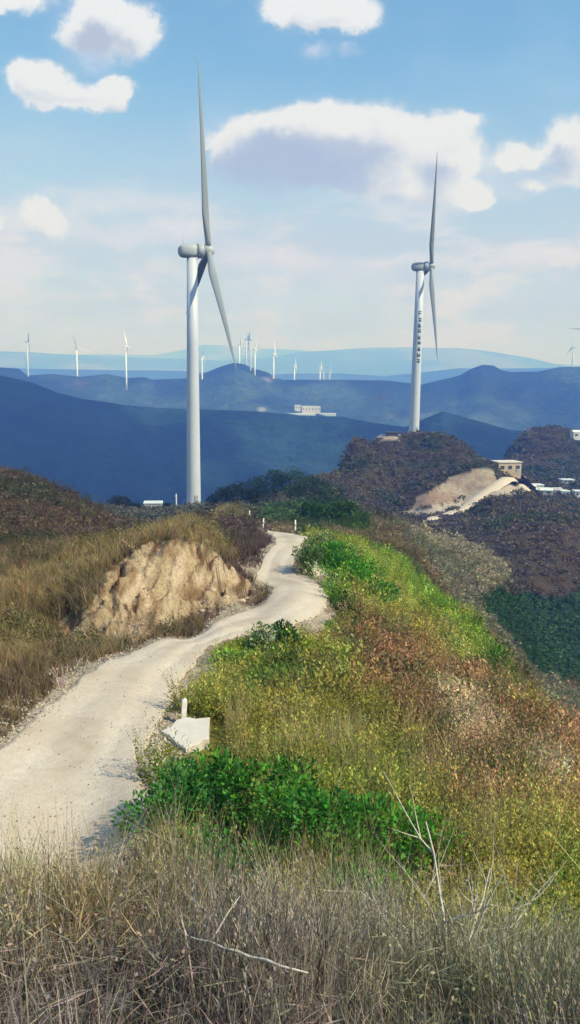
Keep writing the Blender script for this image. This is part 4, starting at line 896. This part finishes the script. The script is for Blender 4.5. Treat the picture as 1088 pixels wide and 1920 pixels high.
# loose stones along the track and under the bank
def stone(name, x, y, s, label, group, seed):
    rd = np.random.default_rng(seed); import bmesh
    bm = bmesh.new(); bmesh.ops.create_icosphere(bm, subdivisions=2, radius=s)
    for v in bm.verts:
        d = v.co.normalized(); f = 1 + .5*float(fbm(np.array([d.x*1.5+seed]), np.array([d.y*1.5+d.z*2]), 2)[0]); v.co = Vector((d.x*s*f*1.2, d.y*s*f, d.z*s*f*.7))
    me = bpy.data.meshes.new(name); bm.to_mesh(me); bm.free(); o = link(name, me, M['soil'], None, False); o.location = (x, y, gz(x, y)+s*.25); tag(o, label, 'stone', group); return o

rs_ = random.Random(3); ns = 0
for (px, py, Y) in [(360,1172,31),(372,1168,31.5),(350,1178,30.6),(385,1163,32),(240,1196,27.6),(262,1198,27.4),(180,1204,26.6),(410,1152,33.5),(430,1143,34.5),(455,1138,35.5),(300,1188,28.8),(150,1210,26),(120,1225,25),(470,1120,38)]:
    p = P(px, py, Y); ns += 1
    stone('stone', p.x+rs_.uniform(-.3,.3), p.y+rs_.uniform(-.3,.3), rs_.uniform(.07,.16), 'small tan stone lying at the foot of the cut earth bank', 'stones at the foot of the earth bank', ns*7)
# seed plumes standing in clumps in the near grass
n = 4200; x, y = polar(n, -36, 36, 1.9, 6.4, .8); kk = fbm(x/.45, y/.45, 3, 15) > .02; x, y = x[kk], y[kk]; n = len(x); z = H(x, y); px, py = proj(x, y, z)
h = rng.uniform(.3,.62,n); az = rng.uniform(0,2*PI,n); VV = []; CC = []; cb = np.clip(near_col(px, py-60, n)*1.5*jitter(n,.3)+.05, 0, .65)
for q in range(9):
    a2 = rng.uniform(0,2*PI,n); t = .72+.033*q; le = .18*h*t**1.8
    V, Q = leaves(np.c_[x+np.cos(az)*le, y+np.sin(az)*le, z+h*t], np.c_[np.cos(a2)*.5, np.sin(a2)*.5, np.ones(n)], .02, .0055, rng); VV.append(V); CC.append(np.repeat(cb,4,0))
az_ = az; V = np.vstack(VV); Q = np.arange(len(V)).reshape(-1,4)
o = npmesh('seed_heads', V, Q, M['grass'], np.vstack(CC)); o['kind'] = 'stuff'

# gravel and crumbs of earth along the track and below the cutting
def pebble(seed):
    rg = np.random.default_rng(seed); V = np.array([(x,y,z) for z in (-.4,.4) for x,y in ((-.5,-.5),(.5,-.5),(.5,.5),(-.5,.5))], float)*rg.uniform(.6,1.2,(8,3)); V[4:,:2] *= .7
    return V, np.array([(3,2,1,0),(4,5,6,7),(0,1,5,4),(1,2,6,5),(2,3,7,6),(3,0,4,7)]), np.tile(rg.uniform(.7,1.15,(1,1)), (8,3))
x, y = polar(90000, -24, 8, 10, 60, .9); ri = road_in(x, y); z = H(x, y); px, py = proj(x, y, z)
foot = inpoly(px, py, [(95,1215),(150,1170),(250,1160),(340,1140),(440,1110),(480,1090),(505,1115),(440,1160),(330,1195),(200,1225)]) & (y > 24) & (y < 48)
k = ((ri > -.9) & (ri < .3) & (rng.random(len(x)) < .35)) | ((ri > .25) & (rng.random(len(x)) < .02)) | (foot & (ri < 0) & (rng.random(len(x)) < .5))
x, y, z, ri = x[k], y[k], z[k], ri[k]; s_ = rng.gamma(2.2, .018, len(x))+.012; s_ = np.where(ri > .12, np.minimum(s_*.4, .026), np.minimum(s_, .075))
z = np.where(ri > .1, H0(x, y)+.035, z+.01)
scatter('gravel', [pebble(i) for i in range(6)], np.c_[x, y, z], s_, np.array([.66,.57,.46])[None]*jitter(len(x), .3), M['terrain'])
